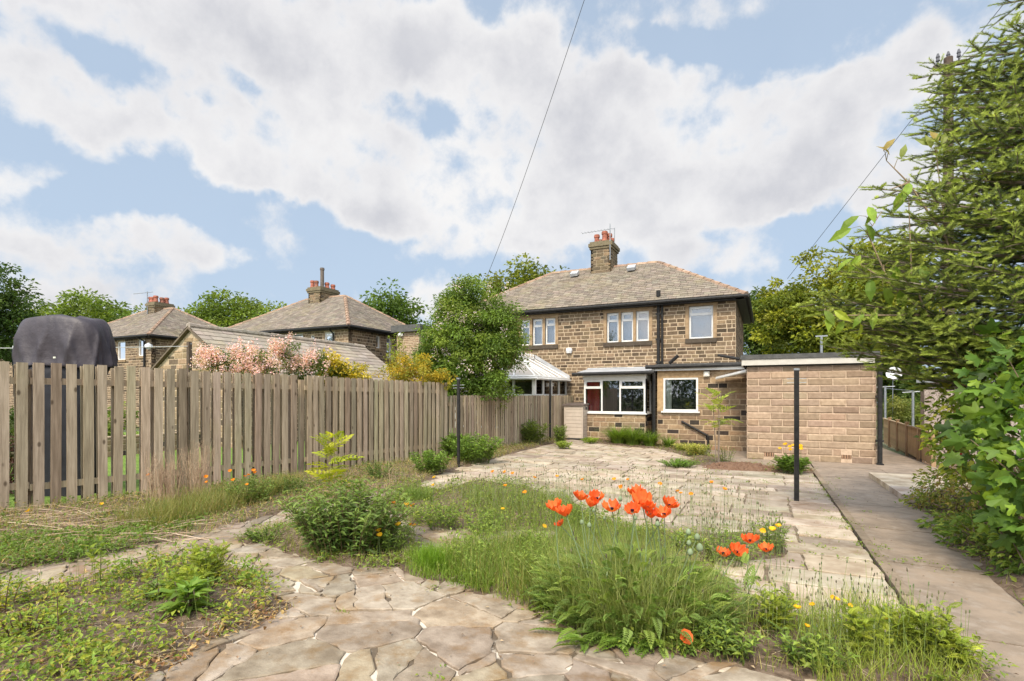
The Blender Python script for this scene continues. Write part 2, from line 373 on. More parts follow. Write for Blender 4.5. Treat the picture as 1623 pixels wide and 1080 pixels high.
for i in range(16): mb.obox((-13.1,-.9+i*.92,gz(0,-.9+i*.92)-.05),(.86,0,0),(0,.9,-.0155),(0,0,.045),jcol((.95,.9,.85),1,.06)[0])
build('neighbour_path',mb,pavem,kind='structure')
# joint bed under all paving
gridsheet(lambda p:p[0]<.85 and p[0]>(-6.4 if p[1]<4 or p[1]>9 else -6.) and p[1]<7. and not(p[1]>4 and p[0]>-1),.003,'paving_bed',mortm,st=.15)
gridsheet(lambda p:p[0]<.85 and p[0]>-6.5 and p[1]>=3.2,-.008,'paving_joints',jointm,st=.15)
def clip(poly,p,n):
    out=[];m=len(poly)
    for i in range(m):
        a,b=poly[i],poly[(i+1)%m]; da=(a-p)@n; db=(b-p)@n
        if da<=0: out.append(a)
        if da*db<0: out.append(a+(b-a)*da/(da-db))
    return out
def stone_slab(mb,poly,z,th,col,inset,jit=.006,step=.09,tilt=.004,zf=None):
    """one flagstone: a rough-edged polygon with a worn rim"""
    poly=[np.asarray(p,float) for p in poly]; n=len(poly)
    c=sum(poly)/n; A=0
    for i in range(n):
        a=poly[i];b=poly[(i+1)%n]; A+=a[0]*b[1]-a[1]*b[0]
    if A<0: poly=poly[::-1]
    q=list(poly)
    for i in range(n):
        a=poly[i]; b=poly[(i+1)%n]; L=np.linalg.norm(b-a)
        if L<1e-4: continue
        q=clip(q,a+np.array((-(b-a)[1],(b-a)[0]))/L*inset*rng.uniform(.5,1.5),np.array(((b-a)[1],-(b-a)[0]))/L)
        if len(q)<3: return
    out=[];m=len(q)
    for i in range(m):
        a=q[i];b=q[(i+1)%m]; L=np.linalg.norm(b-a); k=max(1,int(L/step))
        for j in range(k):
            t=j/k
            if j==0 and L>.12: t=.008/L
            out.append(a+(b-a)*t+rng.normal(0,jit,2))
    m=len(out)
    if m<3: return
    tx,ty=rng.normal(0,tilt,2); zt=lambda p:gz(p[0],p[1])+z+tx*(p[0]-c[0])+ty*(p[1]-c[1])
    V=[(p[0],p[1],zt(p)-th) for p in out]+[(p[0],p[1],zt(p)-.005) for p in out]+[(*(c+(p-c)*(1-.012/(np.linalg.norm(p-c)+.02))),zt(p)) for p in out]
    Fs=[tuple(range(2*m,3*m))]+[(i,(i+1)%m,m+(i+1)%m,m+i) for i in range(m)]+[(m+i,m+(i+1)%m,2*m+(i+1)%m,2*m+i) for i in range(m)]
    mb.add(V,Fs,col)
# crazy paving in the foreground: random broken flags
beds=[]
bedL=[G(*p)[:2] for p in [(-260,1010),(0,950),(204,905),(285,884),(345,893),(400,925),(468,966),(400,1000),(228,1078),(100,1200),(-300,1300)]]
border=[(FX(0),0),(FX(11.39),11.39),(FX(19),19),(-6.35,19),(-6.3,14),(-6.0,11.4),(-6.,9.8)]+[tuple(G(*p)[:2]) for p in [(640,775),(560,790),(440,815),(330,848),(180,880),(0,908),(-300,960)]]
shrubbed=[G(*p)[:2] for p in [(370,858),(430,838),(500,822),(590,815),(660,850),(660,895),(600,905),(500,893),(430,870)]]
midbed=[G(*p)[:2] for p in [(620,893),(660,875),(780,868),(900,850),(1010,840),(1120,850),(1130,905),(1180,960),(1300,990),(1440,1000),(1560,1065),(1560,1140),(1180,1062),(1010,1032),(880,985),(760,945),(640,910)]]
farbed=[G(*p)[:2] for p in [(590,795),(655,772),(700,778),(760,762),(830,772),(870,790),(905,800),(940,822),(1000,840),(1060,858),(1120,850),(1190,845),(1245,862),(1235,885),(1130,895),(980,862),(860,840),(760,845),(650,835)]]
crazy=[(-6.3,-.7),(-1.2,-.7),(-.2,1.5),(.0,3.1),(-1.2,3.75),(-1.5,4.9),(-3.2,5.9),(-5.75,5.9),(-6.1,3.)]
pts=[];tries=0
while len(pts)<260 and tries<9000:
    tries+=1; p=np.array((rng.uniform(-7,1.2),rng.uniform(-1.2,6.8)))
    if all(np.linalg.norm((p-q)*(.86,1.15))>rng.uniform(.24,.46) for q in pts): pts.append(p)
mbc=MB(); cpal=[(.385,.315,.235),(.34,.275,.203),(.415,.345,.26),(.30,.245,.183),(.385,.31,.215)]
for i,p in enumerate(pts):
    if not inside(p,crazy): continue
    poly=[p+np.array(k) for k in ((-2,-2),(2,-2),(2,2),(-2,2))]
    for q in sorted(pts,key=lambda q:np.linalg.norm(q-p))[1:22]:
        poly=clip(poly,(p+q)/2+rng.normal(0,.0,2),(q-p)/np.linalg.norm(q-p))
    parts=[poly]
    for _ in range(rng.choice([0,1,2,2,3])):   # cracked flags
        q_=parts.pop(rng.integers(len(parts)))
        if len(q_)<3: continue
        a=rng.uniform(0,math.pi); nn=np.array((math.cos(a),math.sin(a))); o=sum(q_)/len(q_)+rng.normal(0,.04,2); parts+=[clip(q_,o,nn),clip(q_,o,-nn)]
    ins=rng.uniform(.004,.012) if rng.random()<.75 else rng.uniform(.014,.026)
    for q in parts:
        if len(q)>=3: stone_slab(mbc,q,.012+rng.uniform(0,.012),.05,mixcol(cpal,1,v=.07)[0],ins if len(parts)==1 else ins*.6,jit=.011,step=.06,tilt=.005)
build('crazy_paving',mbc,crazym,kind='structure')
# riven flags of the patio: courses that run across the garden
mbp=MB(); y=3.05; ppal=[(.46,.385,.29),(.50,.42,.32),(.41,.345,.26),(.46,.38,.28),(.355,.29,.22)]
while y<18.9:
    h=rng.choice([.36,.45,.45,.56,.6]); x=.903
    while x>-6.1:
        wd=rng.choice([.45,.6,.6,.75,.9]); xa=max(x-wd,-6.2)
        c=((x+xa)/2,y+h/2)
        if not (inside(c,crazy) or (c[1]>13.4 and c[0]>-2.0) or (c[0]<-5.6+(-.05)*(c[1]-6) and c[1]<10.2 and c[0]<-5.5)):
            stone_slab(mbp,[(xa,y),(x,y),(x,y+h),(xa,y+h)],.008+rng.uniform(0,.009),.05,mixcol(ppal,1,v=.06)[0],rng.uniform(.007,.02),jit=.007,step=.11)
        x=xa
    y+=h
build('patio',mbp,pavem,kind='structure')
# concrete path, its joints and edging
mb=MB(); y=-.6; tops=[]
while y<27:
    L=rng.uniform(1.45,1.75) if y<12 else 1.9
    for (xa,xb) in ((1.005,2.35),(2.36,3.6)) if not (9.7<y+L/2<13.2) else ((1.005,1.88),):
        if y>12.4 or xa<2.2: mb.obox((xa,y,gz(0,y)-.03+rng.uniform(0,.006)),(xb-xa,0,0),(0,L-.03,-S*(L-.03)),(0,0,.035),jcol((1,1,1),1,.04)[0])
    y+=L
build('path',mb,concm,kind='structure')
mb=MB(); mb.obox((-2.0,13.35,gz(0,13.35)-.03),(2.98,0,0),(0,5.6,-S*5.6),(0,0,.031),(1,1,1)); mb.obox((2.37,12.95,-.262),(1.3,0,0),(0,13,-S*13),(0,0,.03),(1,1,1))
build('yard',mb,concm,kind='structure')
mb=MB(); y=-.5
while y<13.2:
    L=.9; mb.obox((.912,y,gz(0,y)-.03),(.086,rng.normal(0,.004),0),(0,L-.006,-S*L),(0,0,.058+rng.uniform(-.004,.006)),jcol((.27,.215,.16),1,.1)[0]); y+=L
build('kerb',mb,stonem,kind='structure')
mb=MB()
for i in range(3):
    for j in range(2):
        mb.obox((1.885+j*.9,9.95+i*1.0,gz(0,9.95+i)-.02),(.893,0,0),(0,.993,-S*.993),(0,0,.115+rng.uniform(0,.004)),jcol((.62,.5,.36) if not(i==0 and j==0) else (.44,.36,.28),1,.05)[0])
build('stone_platform',mb,pavem,base=(2.7,11.4,-.2),label='low raised platform of pale sandy slabs beside the concrete path',cat='platform')
# soil beds laid on the paving
def bed(poly,name,h=.05,amp=.02,step=.1):
    poly=[np.array(p[:2],float) for p in poly]; x0,y0=np.min(poly,0); x1,y1=np.max(poly,0); nx=max(4,int((x1-x0)/step)); ny=max(4,int((y1-y0)/step))
    V=[];ok=np.zeros((nx+1,ny+1),bool); ph=rng.uniform(0,6,6)
    for i in range(nx+1):
        for j in range(ny+1):
            x=x0+(x1-x0)*i/nx; yy=y0+(y1-y0)*j/ny; d=min(np.linalg.norm(np.array((x,yy))-(a+(b-a)*np.clip(((np.array((x,yy))-a)@(b-a))/((b-a)@(b-a)+1e-9),0,1))) for a,b in zip(poly,poly[1:]+poly[:1]))
            ins=inside((x,yy),poly); ok[i,j]=ins
            t=min(1,d/.25) if ins else -min(1,d/.12)
            V.append((x+rng.normal(0,.012),yy+rng.normal(0,.012),gz(x,yy)+.018+h*t+(rng.normal(0,amp) if ins else 0)*min(1,d/.1)))
    Fs=[]
    for i in range(nx):
        for j in range(ny):
            if ok[i:i+2,j:j+2].any(): a=i*(ny+1)+j; Fs.append((a,a+ny+1,a+ny+2,a+1))
    mb=MB(); mb.add(V,Fs); return build(name,mb,soilm,kind='structure',smooth=True)
bed(bedL,'soil_bed',.04,.012,.07); bed(border,'soil_border',.03,.014,.16); bed(shrubbed,'soil_bed',.02,.008,.08); bed(midbed,'soil_bed',.02,.008,.09); bed(farbed,'soil_bed',.015,.006,.14)
rightbed=[(2.05,9.85),(1.95,8.2),(1.75,6.2),(1.68,5.),(1.8,3.6),(2.,1.),(4.5,1.),(4.5,9.8)]
bed(rightbed,'soil_border',.05,.02,.16)
frontbed=[(-6.3,19.),(-6.2,18.2),(-5.2,17.2),(-3.6,16.9),(-3.,16.9),(-2.6,16.4),(-1.7,15.),(-1.9,13.7),(.2,12.95),(.93,12.9),(.93,13.5),(-.5,14.),(-1.,15.),(-1.9,17.3),(-2.2,18.2),(-2.6,19.1)]
bed(frontbed,'soil_bed',.03,.012,.16)

# ---------------------------------------------------------------- masonry
STONE_UP=[(.24,.178,.118),(.19,.14,.093),(.14,.103,.07),(.30,.225,.152),(.09,.067,.048)]; P_UP=[.27,.27,.2,.12,.14]
STONE_LOW=[(.34,.25,.165),(.27,.198,.135),(.21,.155,.107),(.055,.045,.038),(.32,.225,.145)]; P_LOW=[.3,.24,.13,.2,.13]
BLOCK=[(.35,.255,.175),(.33,.24,.163),(.37,.27,.187),(.315,.226,.152)]; P_BL=[.3,.3,.2,.2]
MORT=(.50,.41,.305)
def masonry(mb,o,e,nr,W,Hh,holes=(),ch=.13,ml=.27,pal=STONE_UP,p=P_UP,top=None,gap=.026,proud=.012,mort=MORT,thick=.25,vary=True,bond=False,bevel=.01,backing=True):
    o,e,nr=[np.asarray(k,float) for k in (o,e,nr)]; zz=np.array((0,0,1.))
    if backing:
        xs=sorted({0,W,*[h[0] for h in holes],*[h[1] for h in holes]}); xs=[x for x in xs if 0<=x<=W]
        if top is None:
            for a,b in zip(xs,xs[1:]):
                cur=0; hs=sorted([h for h in holes if h[0]<b-1e-6 and h[1]>a+1e-6],key=lambda h:h[2])
                for h in hs+[(0,0,Hh,Hh)]:
                    if h[2]>cur+1e-6: mb.obox(o+e*a+zz*cur-nr*thick,e*(b-a),nr*thick,zz*(h[2]-cur),mort)
                    cur=max(cur,h[3])
        else:
            k=24
            V=[o]+[o+e*(W*i/k)+zz*top(W*i/k) for i in range(k+1)]+[o+e*W]; n=len(V); V2=[v-nr*thick for v in V]
            mb.add(V+V2,[tuple(range(n))[::-1],tuple(range(n,2*n))]+[(i,(i+1)%n,n+(i+1)%n,n+i) for i in range(n)],mort)
    z=0;row=0
    while z<Hh-.03:
        h=ch*(rng.uniform(.8,1.22) if vary else 1.); h=min(h,Hh-z)
        if Hh-z-h<.05: h=Hh-z
        x=-rng.uniform(0,ml) if not bond else (-ml/2 if row%2 else 0)
        while x<W-.01:
            l=ml*(rng.uniform(.55,1.5) if not bond else 1.); a=max(0,x); b=min(W,x+l); x+=l
            if b-a<.06: continue
            segs=[(a,b)]
            for hh in holes:
                if z+h>hh[2]+.02 and z<hh[3]-.02:
                    ns_=[]
                    for (u,v) in segs:
                        if v<=hh[0] or u>=hh[1]: ns_.append((u,v))
                        else:
                            if u<hh[0]-.05: ns_.append((u,hh[0]))
                            if v>hh[1]+.05: ns_.append((hh[1],v))
                    segs=ns_
            for (u,v) in segs:
                zt=z+h
                if top is not None:
                    m_=min(top(u),top(v)); 
                    if m_<z+.05: continue
                    zt=min(zt,m_)
                g=gap/2; c=mixcol(pal,1,p=p,v=.1)[0]; pr=proud*rng.uniform(.6,1.3)
                A=[o+e*(u+g)+zz*(z+g),o+e*(v-g)+zz*(z+g),o+e*(v-g)+zz*(zt-g),o+e*(u+g)+zz*(zt-g)]
                bv=min(bevel,(v-u)/4); B=[A[0]+e*bv+zz*bv,A[1]-e*bv+zz*bv,A[2]-e*bv-zz*bv,A[3]+e*bv-zz*bv]
                B=[q+nr*pr for q in B]; A=[q-nr*.002 for q in A]
                mb.add(A+B,[(4,5,6,7),(0,1,5,4),(1,2,6,5),(2,3,7,6),(3,0,4,7)],c)
        z+=h; row+=1
def quad_slates(mb,P0,P1,Q1,Q0,row=.17,wd=.25,pal=((.32,.27,.215),(.29,.245,.195),(.34,.29,.23),(.26,.22,.178)),v=.06):
    """courses of slates over the plane P0 P1 (eave) - Q0 Q1 (top)"""
    P0,P1,Q0,Q1=[np.asarray(k,float) for k in (P0,P1,Q0,Q1)]
    nr=np.cross(P1-P0,Q0-P0); nr/=np.linalg.norm(nr)
    if nr[2]<0: nr=-nr
    Ls=np.linalg.norm(np.cross(P1-P0,Q0-P0))/np.linalg.norm(P1-P0); n=max(2,int(Ls/row)); e=unit(P1-P0)
    for i in range(n):
        a=P0+(Q0-P0)*i/n; b=P1+(Q1-P1)*i/n; a2=P0+(Q0-P0)*(i+1)/n; b2=P1+(Q1-P1)*(i+1)/n
        wa,wb=a@e,b@e; wa2,wb2=a2@e,b2@e; up=(a2-a)-e*((a2-a)@e)
        base=a-e*wa; x=wa+(-wd/2 if i%2 else 0)+rng.uniform(-.02,.02)
        while x<wb:
            l=wd*rng.uniform(.82,1.18); u=max(x,wa); v_=min(x+l,wb)
            if v_-u>.03:
                ut=min(max(u,wa2),wb2); vt=min(max(v_,wa2),wb2); lf=.012+rng.uniform(0,.01); g=.004
                V=[base+e*(u+g)+nr*lf,base+e*(v_-g)+nr*lf,base+e*(vt-g)+up*1.03+nr*.002,base+e*(ut+g)+up*1.03+nr*.002,base+e*(u+g)-nr*.004,base+e*(v_-g)-nr*.004]
                mb.add(V,[(0,1,2,3),(4,5,1,0)],mixcol(pal,1,v=v)[0])
            x+=l
def ridge_run(mb,a,b,r=.1,seg=.42,col=(.36,.24,.165)):
    a=np.asarray(a,float); b=np.asarray(b,float); L=np.linalg.norm(b-a); n=max(1,int(L/seg)); d=(b-a)/L
    for i in range(n):
        p=a+d*(L*i/n); q=a+d*(L*(i+1)/n-.015); mb.tube([p-(0,0,r*.45),q-(0,0,r*.55)],[r*1.08,r*.95],8,jcol(col,1,.12)[0])
def frame_window(parent,o,e,nr,lights,a0,a1,z0,z1,sill=True,back=None,fr=.055,recess=.07,curtain=None,wood=whitem,sillm=None,sillcol=(.10,.08,.065)):
    """upvc window: lights = list of (x fraction start, end, transom height fraction or None)"""
    o,e,nr=[np.asarray(k,float) for k in (o,e,nr)]; zz=np.array((0,0,1.)); W=a1-a0; Hh=z1-z0
    mb=MB(); fd=.06
    def bar(x0,x1,y0,y1,d0=0.,d1=fd): mb.obox(o+e*(a0+x0)+zz*(z0+y0)-nr*(recess+d1-d0),e*(x1-x0),nr*(d1-d0),zz*(y1-y0),(1,1,1))
    bar(0,fr,0,Hh); bar(W-fr,W,0,Hh); bar(fr,W-fr,0,fr); bar(fr,W-fr,Hh-fr,Hh)
    for i,(f0,f1,tr) in enumerate(lights):
        x0,x1=W*f0,W*f1
        if i: bar(x0-fr*.45,x0+fr*.45,fr,Hh-fr)
        xl=x0+(fr*.45 if i else fr); xr=x1-(fr if f1>=1 else fr*.45)
        if tr:
            zt=Hh*tr; bar(xl,xr,zt-fr*.45,zt+fr*.45)
            s=.035                      # opening sash, slightly proud of the frame
            for (ya,yb) in ((zt+fr*.45,Hh-fr),):
                bar(xl,xl+s,ya,yb,-.012,fd); bar(xr-s,xr,ya,yb,-.012,fd); bar(xl+s,xr-s,ya,ya+s,-.012,fd); bar(xl+s,xr-s,yb-s,yb,-.012,fd)
    base=o+e*a0+zz*z0
    wn=build('window',mb,wood,parent,base=base)
    g=MB(); p0=o+e*(a0+fr*.5)+zz*(z0+fr*.5)-nr*(recess+.035); g.obox(p0,e*(W-fr),nr*.006,zz*(Hh-fr)); build('pane',g,glassm,wn)
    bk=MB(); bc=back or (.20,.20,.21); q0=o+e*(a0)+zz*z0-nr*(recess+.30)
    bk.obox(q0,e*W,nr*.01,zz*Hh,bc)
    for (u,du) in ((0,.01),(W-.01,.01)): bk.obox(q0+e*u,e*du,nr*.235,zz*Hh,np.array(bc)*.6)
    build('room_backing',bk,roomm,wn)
    if curtain:
        for (u0,u1,zc0,zc1,cc) in curtain:
            cm=MB(); k=28; V=[];Fs=[]
            for i in range(k+1):
                t=i/k; off=.02*math.sin(t*38*(u1-u0)); p=o+e*(a0+W*(u0+(u1-u0)*t))-nr*(recess+.14+off); V+=[p+zz*(z0+Hh*zc0),p+zz*(z0+Hh*zc1)]
            for i in range(k): Fs.append((2*i,2*i+2,2*i+3,2*i+1))
            cm.add(V,Fs,cc); build('curtain',cm,roomm,wn)
    if sill:
        sm=MB(); sm.obox(o+e*(a0-.08)+zz*(z0-.13)-nr*.1,e*(W+.16),nr*.16,zz*.128,sillcol); build('sill',sm,sillm or stonem,wn)
    return wn
def hip_house(name,label,x0,x1,Y0,depth,zg,ze,zr,windows,side_windows=(),chim=None,group=None,extra_holes=(),fullstone=True,pots=(),hipin=None,roofpal=None):
    ov=.33; Y1=Y0+depth; ym=(Y0+Y1)/2; T=thing(name,((x0+x1)/2,Y0,zg),label,'house',group)
    Hh=ze-zg-.08
    mb=MB()
    holes=[(a-x0,b-x0,z0-zg,z1-zg) for (a,b,z0,z1,_,_) in windows]+list(extra_holes)
    masonry(mb,(x0,Y0,zg),(1,0,0),(0,-1,0),x1-x0,Hh,holes)
    sh=[(a-Y0,b-Y0,z0-zg,z1-zg) for (a,b,z0,z1,_,_) in side_windows]
    masonry(mb,(x1,Y0+.001,zg),(0,1,0),(1,0,0),depth-.002,Hh,sh)
    mb.box(x0,x0+.25,Y0+.251,Y1,zg,ze-.09,MORT); mb.box(x0+.251,x1-.251,Y1-.25,Y1,zg,ze-.09,MORT)
    mb.box(x0+.26,x1-.26,Y0+.75,Y0+.8,zg,ze-.2,(.02,.02,.02))
    build('wall',mb,stonem,T)
    for (a,b,z0,z1,lights,kw) in windows: frame_window(T,(0,Y0,0),(1,0,0),(0,-1,0),lights,a,b,z0,z1,**kw)
    for (a,b,z0,z1,lights,kw) in side_windows: frame_window(T,(x1,0,0),(0,1,0),(1,0,0),lights,a,b,z0,z1,**kw)
    hx=(depth/2+ov) if hipin is None else hipin
    A=[(x0-ov,Y0-ov,ze),(x1+ov,Y0-ov,ze),(x1+ov,Y1+ov,ze),(x0-ov,Y1+ov,ze)]; r0=(x0-ov+hx,ym,zr); r1=(x1+ov-hx,ym,zr)
    rf=MB(); kw=dict(pal=roofpal) if roofpal else {}
    dn=np.array((0,0,-.03)); V=[np.array(k)+dn for k in A+[r0,r1]]+[np.array(k)+dn+(0,0,-.05) for k in A]
    rf.add(V,[(0,1,5,4),(1,2,5),(2,3,4,5),(3,0,4),(6,9,8,7),(0,6,7,1),(1,7,8,2),(2,8,9,3),(3,9,6,0)],(.12,.1,.08))
    quad_slates(rf,A[0],A[1],r1,r0,**kw); quad_slates(rf,A[1],A[2],r1,r1,**kw); quad_slates(rf,A[3],A[0],r0,r0,**kw)
    roof=build('roof',rf,slatem,T)
    rg=MB(); ridge_run(rg,r0,r1)
    for a,b in ((A[0],r0),(A[1],r1),(A[2],r1),(A[3],r0)): ridge_run(rg,a,b)
    build('ridge_tiles',rg,ridgem,roof)
    gt=MB(); gr=.055
    gt.box(x0-ov+.06,x1+ov-.06,Y0-ov+.02,Y0-.02,ze-.17,ze-.09,(.5,.5,.5)); gt.box(x1+.02,x1+ov-.02,Y0-ov+.02,Y1+ov-.1,ze-.171,ze-.091)
    gt.tube([(x0-ov-.02,Y0-ov-.05,ze-.09),(x1+ov+.05,Y0-ov-.05,ze-.075)],gr,8); gt.tube([(x1+ov+.06,Y0-ov-.05,ze-.075),(x1+ov+.06,Y1+ov,ze-.09)],gr,8)
    build('gutter',gt,blackm,roof)
    if chim:
        cx,cw,cd,zt=chim; ch=MB(); zb=zr-.75
        pal=[(.20,.16,.10),(.15,.12,.08),(.26,.19,.12),(.11,.09,.065)]; pp=[.3,.3,.2,.2]
        for (o,e,nr,W) in (((cx-cw/2,ym-cd/2,zb),(1,0,0),(0,-1,0),cw),((cx+cw/2,ym-cd/2,zb),(0,1,0),(1,0,0),cd),((cx-cw/2,ym+cd/2,zb),(0,-1,0),(-1,0,0),cd)):
            masonry(ch,o,e,nr,W,zt-zb,ch=.14,ml=.3,pal=pal,p=pp,thick=.1,mort=(.3,.25,.18))
        ch.box(cx-cw/2+.1,cx+cw/2-.1,ym-cd/2+.1,ym+cd/2-.1,zb,zt-.01,(.2,.16,.11))
        for k,(g,za,zb2) in enumerate(((.05,zt-.30,zt-.2),(.09,zt-.198,zt-.06),(.04,zt-.058,zt+.02))): ch.box(cx-cw/2-g,cx+cw/2+g,ym-cd/2-g,ym+cd/2+g,za,zb2,(.19,.165,.11))
        chm=build('chimney',ch,stonem,roof if False else T)
        for (px,py,r,h,c) in pots:
            pm=MB(); pm.lathe((cx+px,ym+py,zt+.02),[(r*1.15,0),(r*1.1,.07),(r*.95,.09),(r*.9,h-.14),(r*1.12,h-.12),(r*1.15,h-.04),(r*1.0,h-.03),(r*1.0,h),(r*.75,h),(r*.7,h-.1)],14,c); build('chimney_pot',pm,ridgem,chm,smooth=False)
    return T
CLAY=(.42,.15,.10)
# ---------------------------------------------------------------- the semi-detached house at the end of the garden
HY0=19.2; ZG=-.34
def X(px,Y=HY0): return float(aY(px,600,Y)[0])
def Zz(px,py,Y=HY0): return float(aY(px,py,Y)[2])
def w3(px0,px1,yt,yb,Y=HY0,px=None):
    pm=px or px0; return X(px0,Y),X(px1,Y),Zz(pm,yb,Y),Zz(pm,yt,Y)
pale=(.30,.31,.33)
wins=[]
for (a,b,yt,yb,lt,bk) in ((961.7,980.5,496.7,543.5,[(0,1,.72)],(.22,.22,.23)),(984.2,1003.5,495.3,542.3,[(0,1,.72)],(.3,.31,.33)),(1008,1028.6,493.5,541,[(0,1,.72)],(.33,.34,.36)),
     (1092,1130.3,486.3,537.5,[(0,1,.74)],(.3,.31,.33)),
     (825.3,840,508,548,[(0,1,.72)],(.40,.40,.40)),(844,860,506,548,[(0,1,.72)],(.40,.4,.4)),(864,880.3,504,546,[(0,1,.72)],(.38,.38,.38))):
    wins.append((*w3(a,b,yt,yb),lt,dict(back=bk,sill=False)))
hx0,hx1=-11.8,-.93
# openings behind the bay and the extension
house=hip_house('semi_detached_house','blackened stone semi-detached house with grey hipped roof at the end of the patio',hx0,hx1,HY0,6.2,ZG,4.78,6.96,wins,
    chim=(-6.3,.86,1.1,7.93),pots=[(-.24,-.3,.11,.36,CLAY),(.12,-.36,.12,.44,CLAY),(.25,-.1,.11,.4,CLAY),(.25,.28,.11,.3,CLAY),(-.22,.1,.09,.26,(.35,.22,.16))])
sur=(.36,.265,.17)
def surround(a0,a1,z0,z1,mull=(),lint=.2,sillh=.15,Y=HY0,sc=(.085,.07,.055),c=sur):
    mb=MB(); mb.box(a0-.15,a1+.15,Y-.035,Y+.1,z1+.0,z1+lint,c); mb.box(a0-.12,a1+.12,Y-.06,Y+.1,z0-sillh,z0,sc)
    mb.box(a0-.12,a0,Y-.022,Y+.1,z0,z1,c); mb.box(a1,a1+.12,Y-.022,Y+.1,z0,z1,c)
    for (u,v) in mull: mb.box(u,v,Y-.024,Y+.1,z0,z1,c)
    build('window_surround',mb,stonem,house)
surround(wins[0][0],wins[2][1],wins[0][2],wins[0][3],[(wins[0][1],wins[1][0]),(wins[1][1],wins[2][0])])
surround(wins[4][0],wins[6][1],wins[5][2],wins[5][3],[(wins[4][1],wins[5][0]),(wins[5][1],wins[6][0])])
surround(wins[3][0],wins[3][1],wins[3][2],wins[3][3],lint=.22)
mb=MB(); x=X(1043.5,HY0-.1)  # main downpipe with its hopper
mb.tube([(x,HY0-.1,4.95),(x,HY0-.1,1.0)],.055,8); mb.tube([(x+.13,HY0-.1,4.6),(x+.13,HY0-.1,2.5)],.04,8); mb.tube([(x,HY0-.1,4.95),(x,HY0-.1,5.15)],.075,8)
for z in (4.3,3.4,2.6,1.6): mb.box(x-.09,x+.09,HY0-.14,HY0-.0,z,z+.06)
build('downpipe',mb,blackm,house)
for (px,py) in ((1001,429),(911,440)):   # roof vents of lead
    mb=MB(); p=aY(px,py,21.6); pz=4.78+(p[1]-18.87)*(6.96-4.78)/(3.43); mb.obox((p[0]-.16,p[1]-.15,pz),(.32,0,0),(0,.3,.19),(0,-.06,.10),(1.1,1.1,1.15)); build('roof_vent',mb,leadm,house)
mb=MB(); cxr=-6.3
mb.tube([(cxr+.42,22.3-.62,7.1),(cxr+.42,22.3-.62,8.6)],.022,6); mb.tube([(cxr+.5,22.3-.2,7.9),(cxr+.5,22.3-.2,8.55)],.016,6)
mb.tube([(cxr-.75,22.3-.75,8.32),(cxr+.42,22.3-.62,8.38)],.012,5)
for i in range(9): t=i/8; px_=cxr-.75+1.1*t; mb.tube([(px_,22.3-.75+.12*t-.14,8.33+.05*t),(px_,22.3-.75+.12*t+.14,8.33+.05*t)],.006,4)
mb.tube([(cxr+.42,22.3-.62,8.4),(cxr+.5,22.3-.2,8.5)],.008,4)
build('television_aerial',mb,steelm,house)
mb=MB(); p=aY(902,556,HY0-.06); mb.lathe((p[0],p[1],p[2]),[(.1,-.1),(.13,0),(.1,.1)],10,(.7,.7,.68)); build('alarm_box',mb,paintm,house)
# small plinth detail: burglar light on extension comes below
# bay window
bx0,bx1,bY=-5.86,-3.70,18.12
bz0=Zz(985,655,bY); bz1=Zz(985,601,bY)
mb=MB()
masonry(mb,(bx0,bY,ZG),(1,0,0),(0,-1,0),bx1-bx0,bz0-ZG-.04,pal=STONE_LOW,p=P_LOW,ch=.17,ml=.42)
masonry(mb,(bx1,bY+.001,ZG),(0,1,0),(1,0,0),HY0-bY-.002,bz0-ZG-.04,pal=STONE_LOW,p=P_LOW,ch=.17,ml=.42)
bay=build('bay_window_base',mb,stonem,house)
mb=MB(); mb.box(bx0-.06,bx1+.06,bY-.06,HY0,bz0-.035,bz0+.0,(1,1,1)); build('bay_sill',mb,whitem,house)
mb=MB(); mb.box(bx0-.03,bx1+.03,bY-.03,HY0,bz1,bz1+.17,(1,1,1)); build('bay_fascia',mb,whitem,house)
RED=(.30,.02,.03)
frame_window(house,(0,bY,0),(1,0,0),(0,-1,0),[(0,.30,.74),(.30,.60,None),(.60,1,.74)],bx0,bx1,bz0,bz1,sill=False,back=(.035,.035,.035),recess=.0,curtain=[(.04,.24,0,1,RED),(.86,.97,0,1,RED)])
frame_window(house,(bx1,0,0),(0,1,0),(1,0,0),[(0,1,None)],bY+.07,HY0-.02,bz0,bz1,sill=False,back=(.035,.035,.035),recess=.0)
mb=MB(); mb.box(bx0-.25,bx1+.22,bY-.24,HY0-.0,bz1+.172,bz1+.24,(.5,.5,.5)); build('bay_roof',mb,leadm,house)
mb=MB(); mb.add([(bx0-.2,bY-.2,bz1+.244),(bx1+.2,bY-.2,bz1+.244),(bx1+.2,HY0,bz1+.42),(bx0-.2,HY0,bz1+.42)],[(0,1,2,3)]); mb.tube([(bx0-.2,HY0-.03,bz1+.43),(bx1+.3,HY0-.03,bz1+.43)],.03,6)
build('bay_flashing',mb,leadm,house)
mb=MB(); mb.tube([(bx0-.35,bY-.27,bz1+.18),(bx1+.35,bY-.27,bz1+.2)],.06,8); build('bay_gutter',mb,blackm,house)
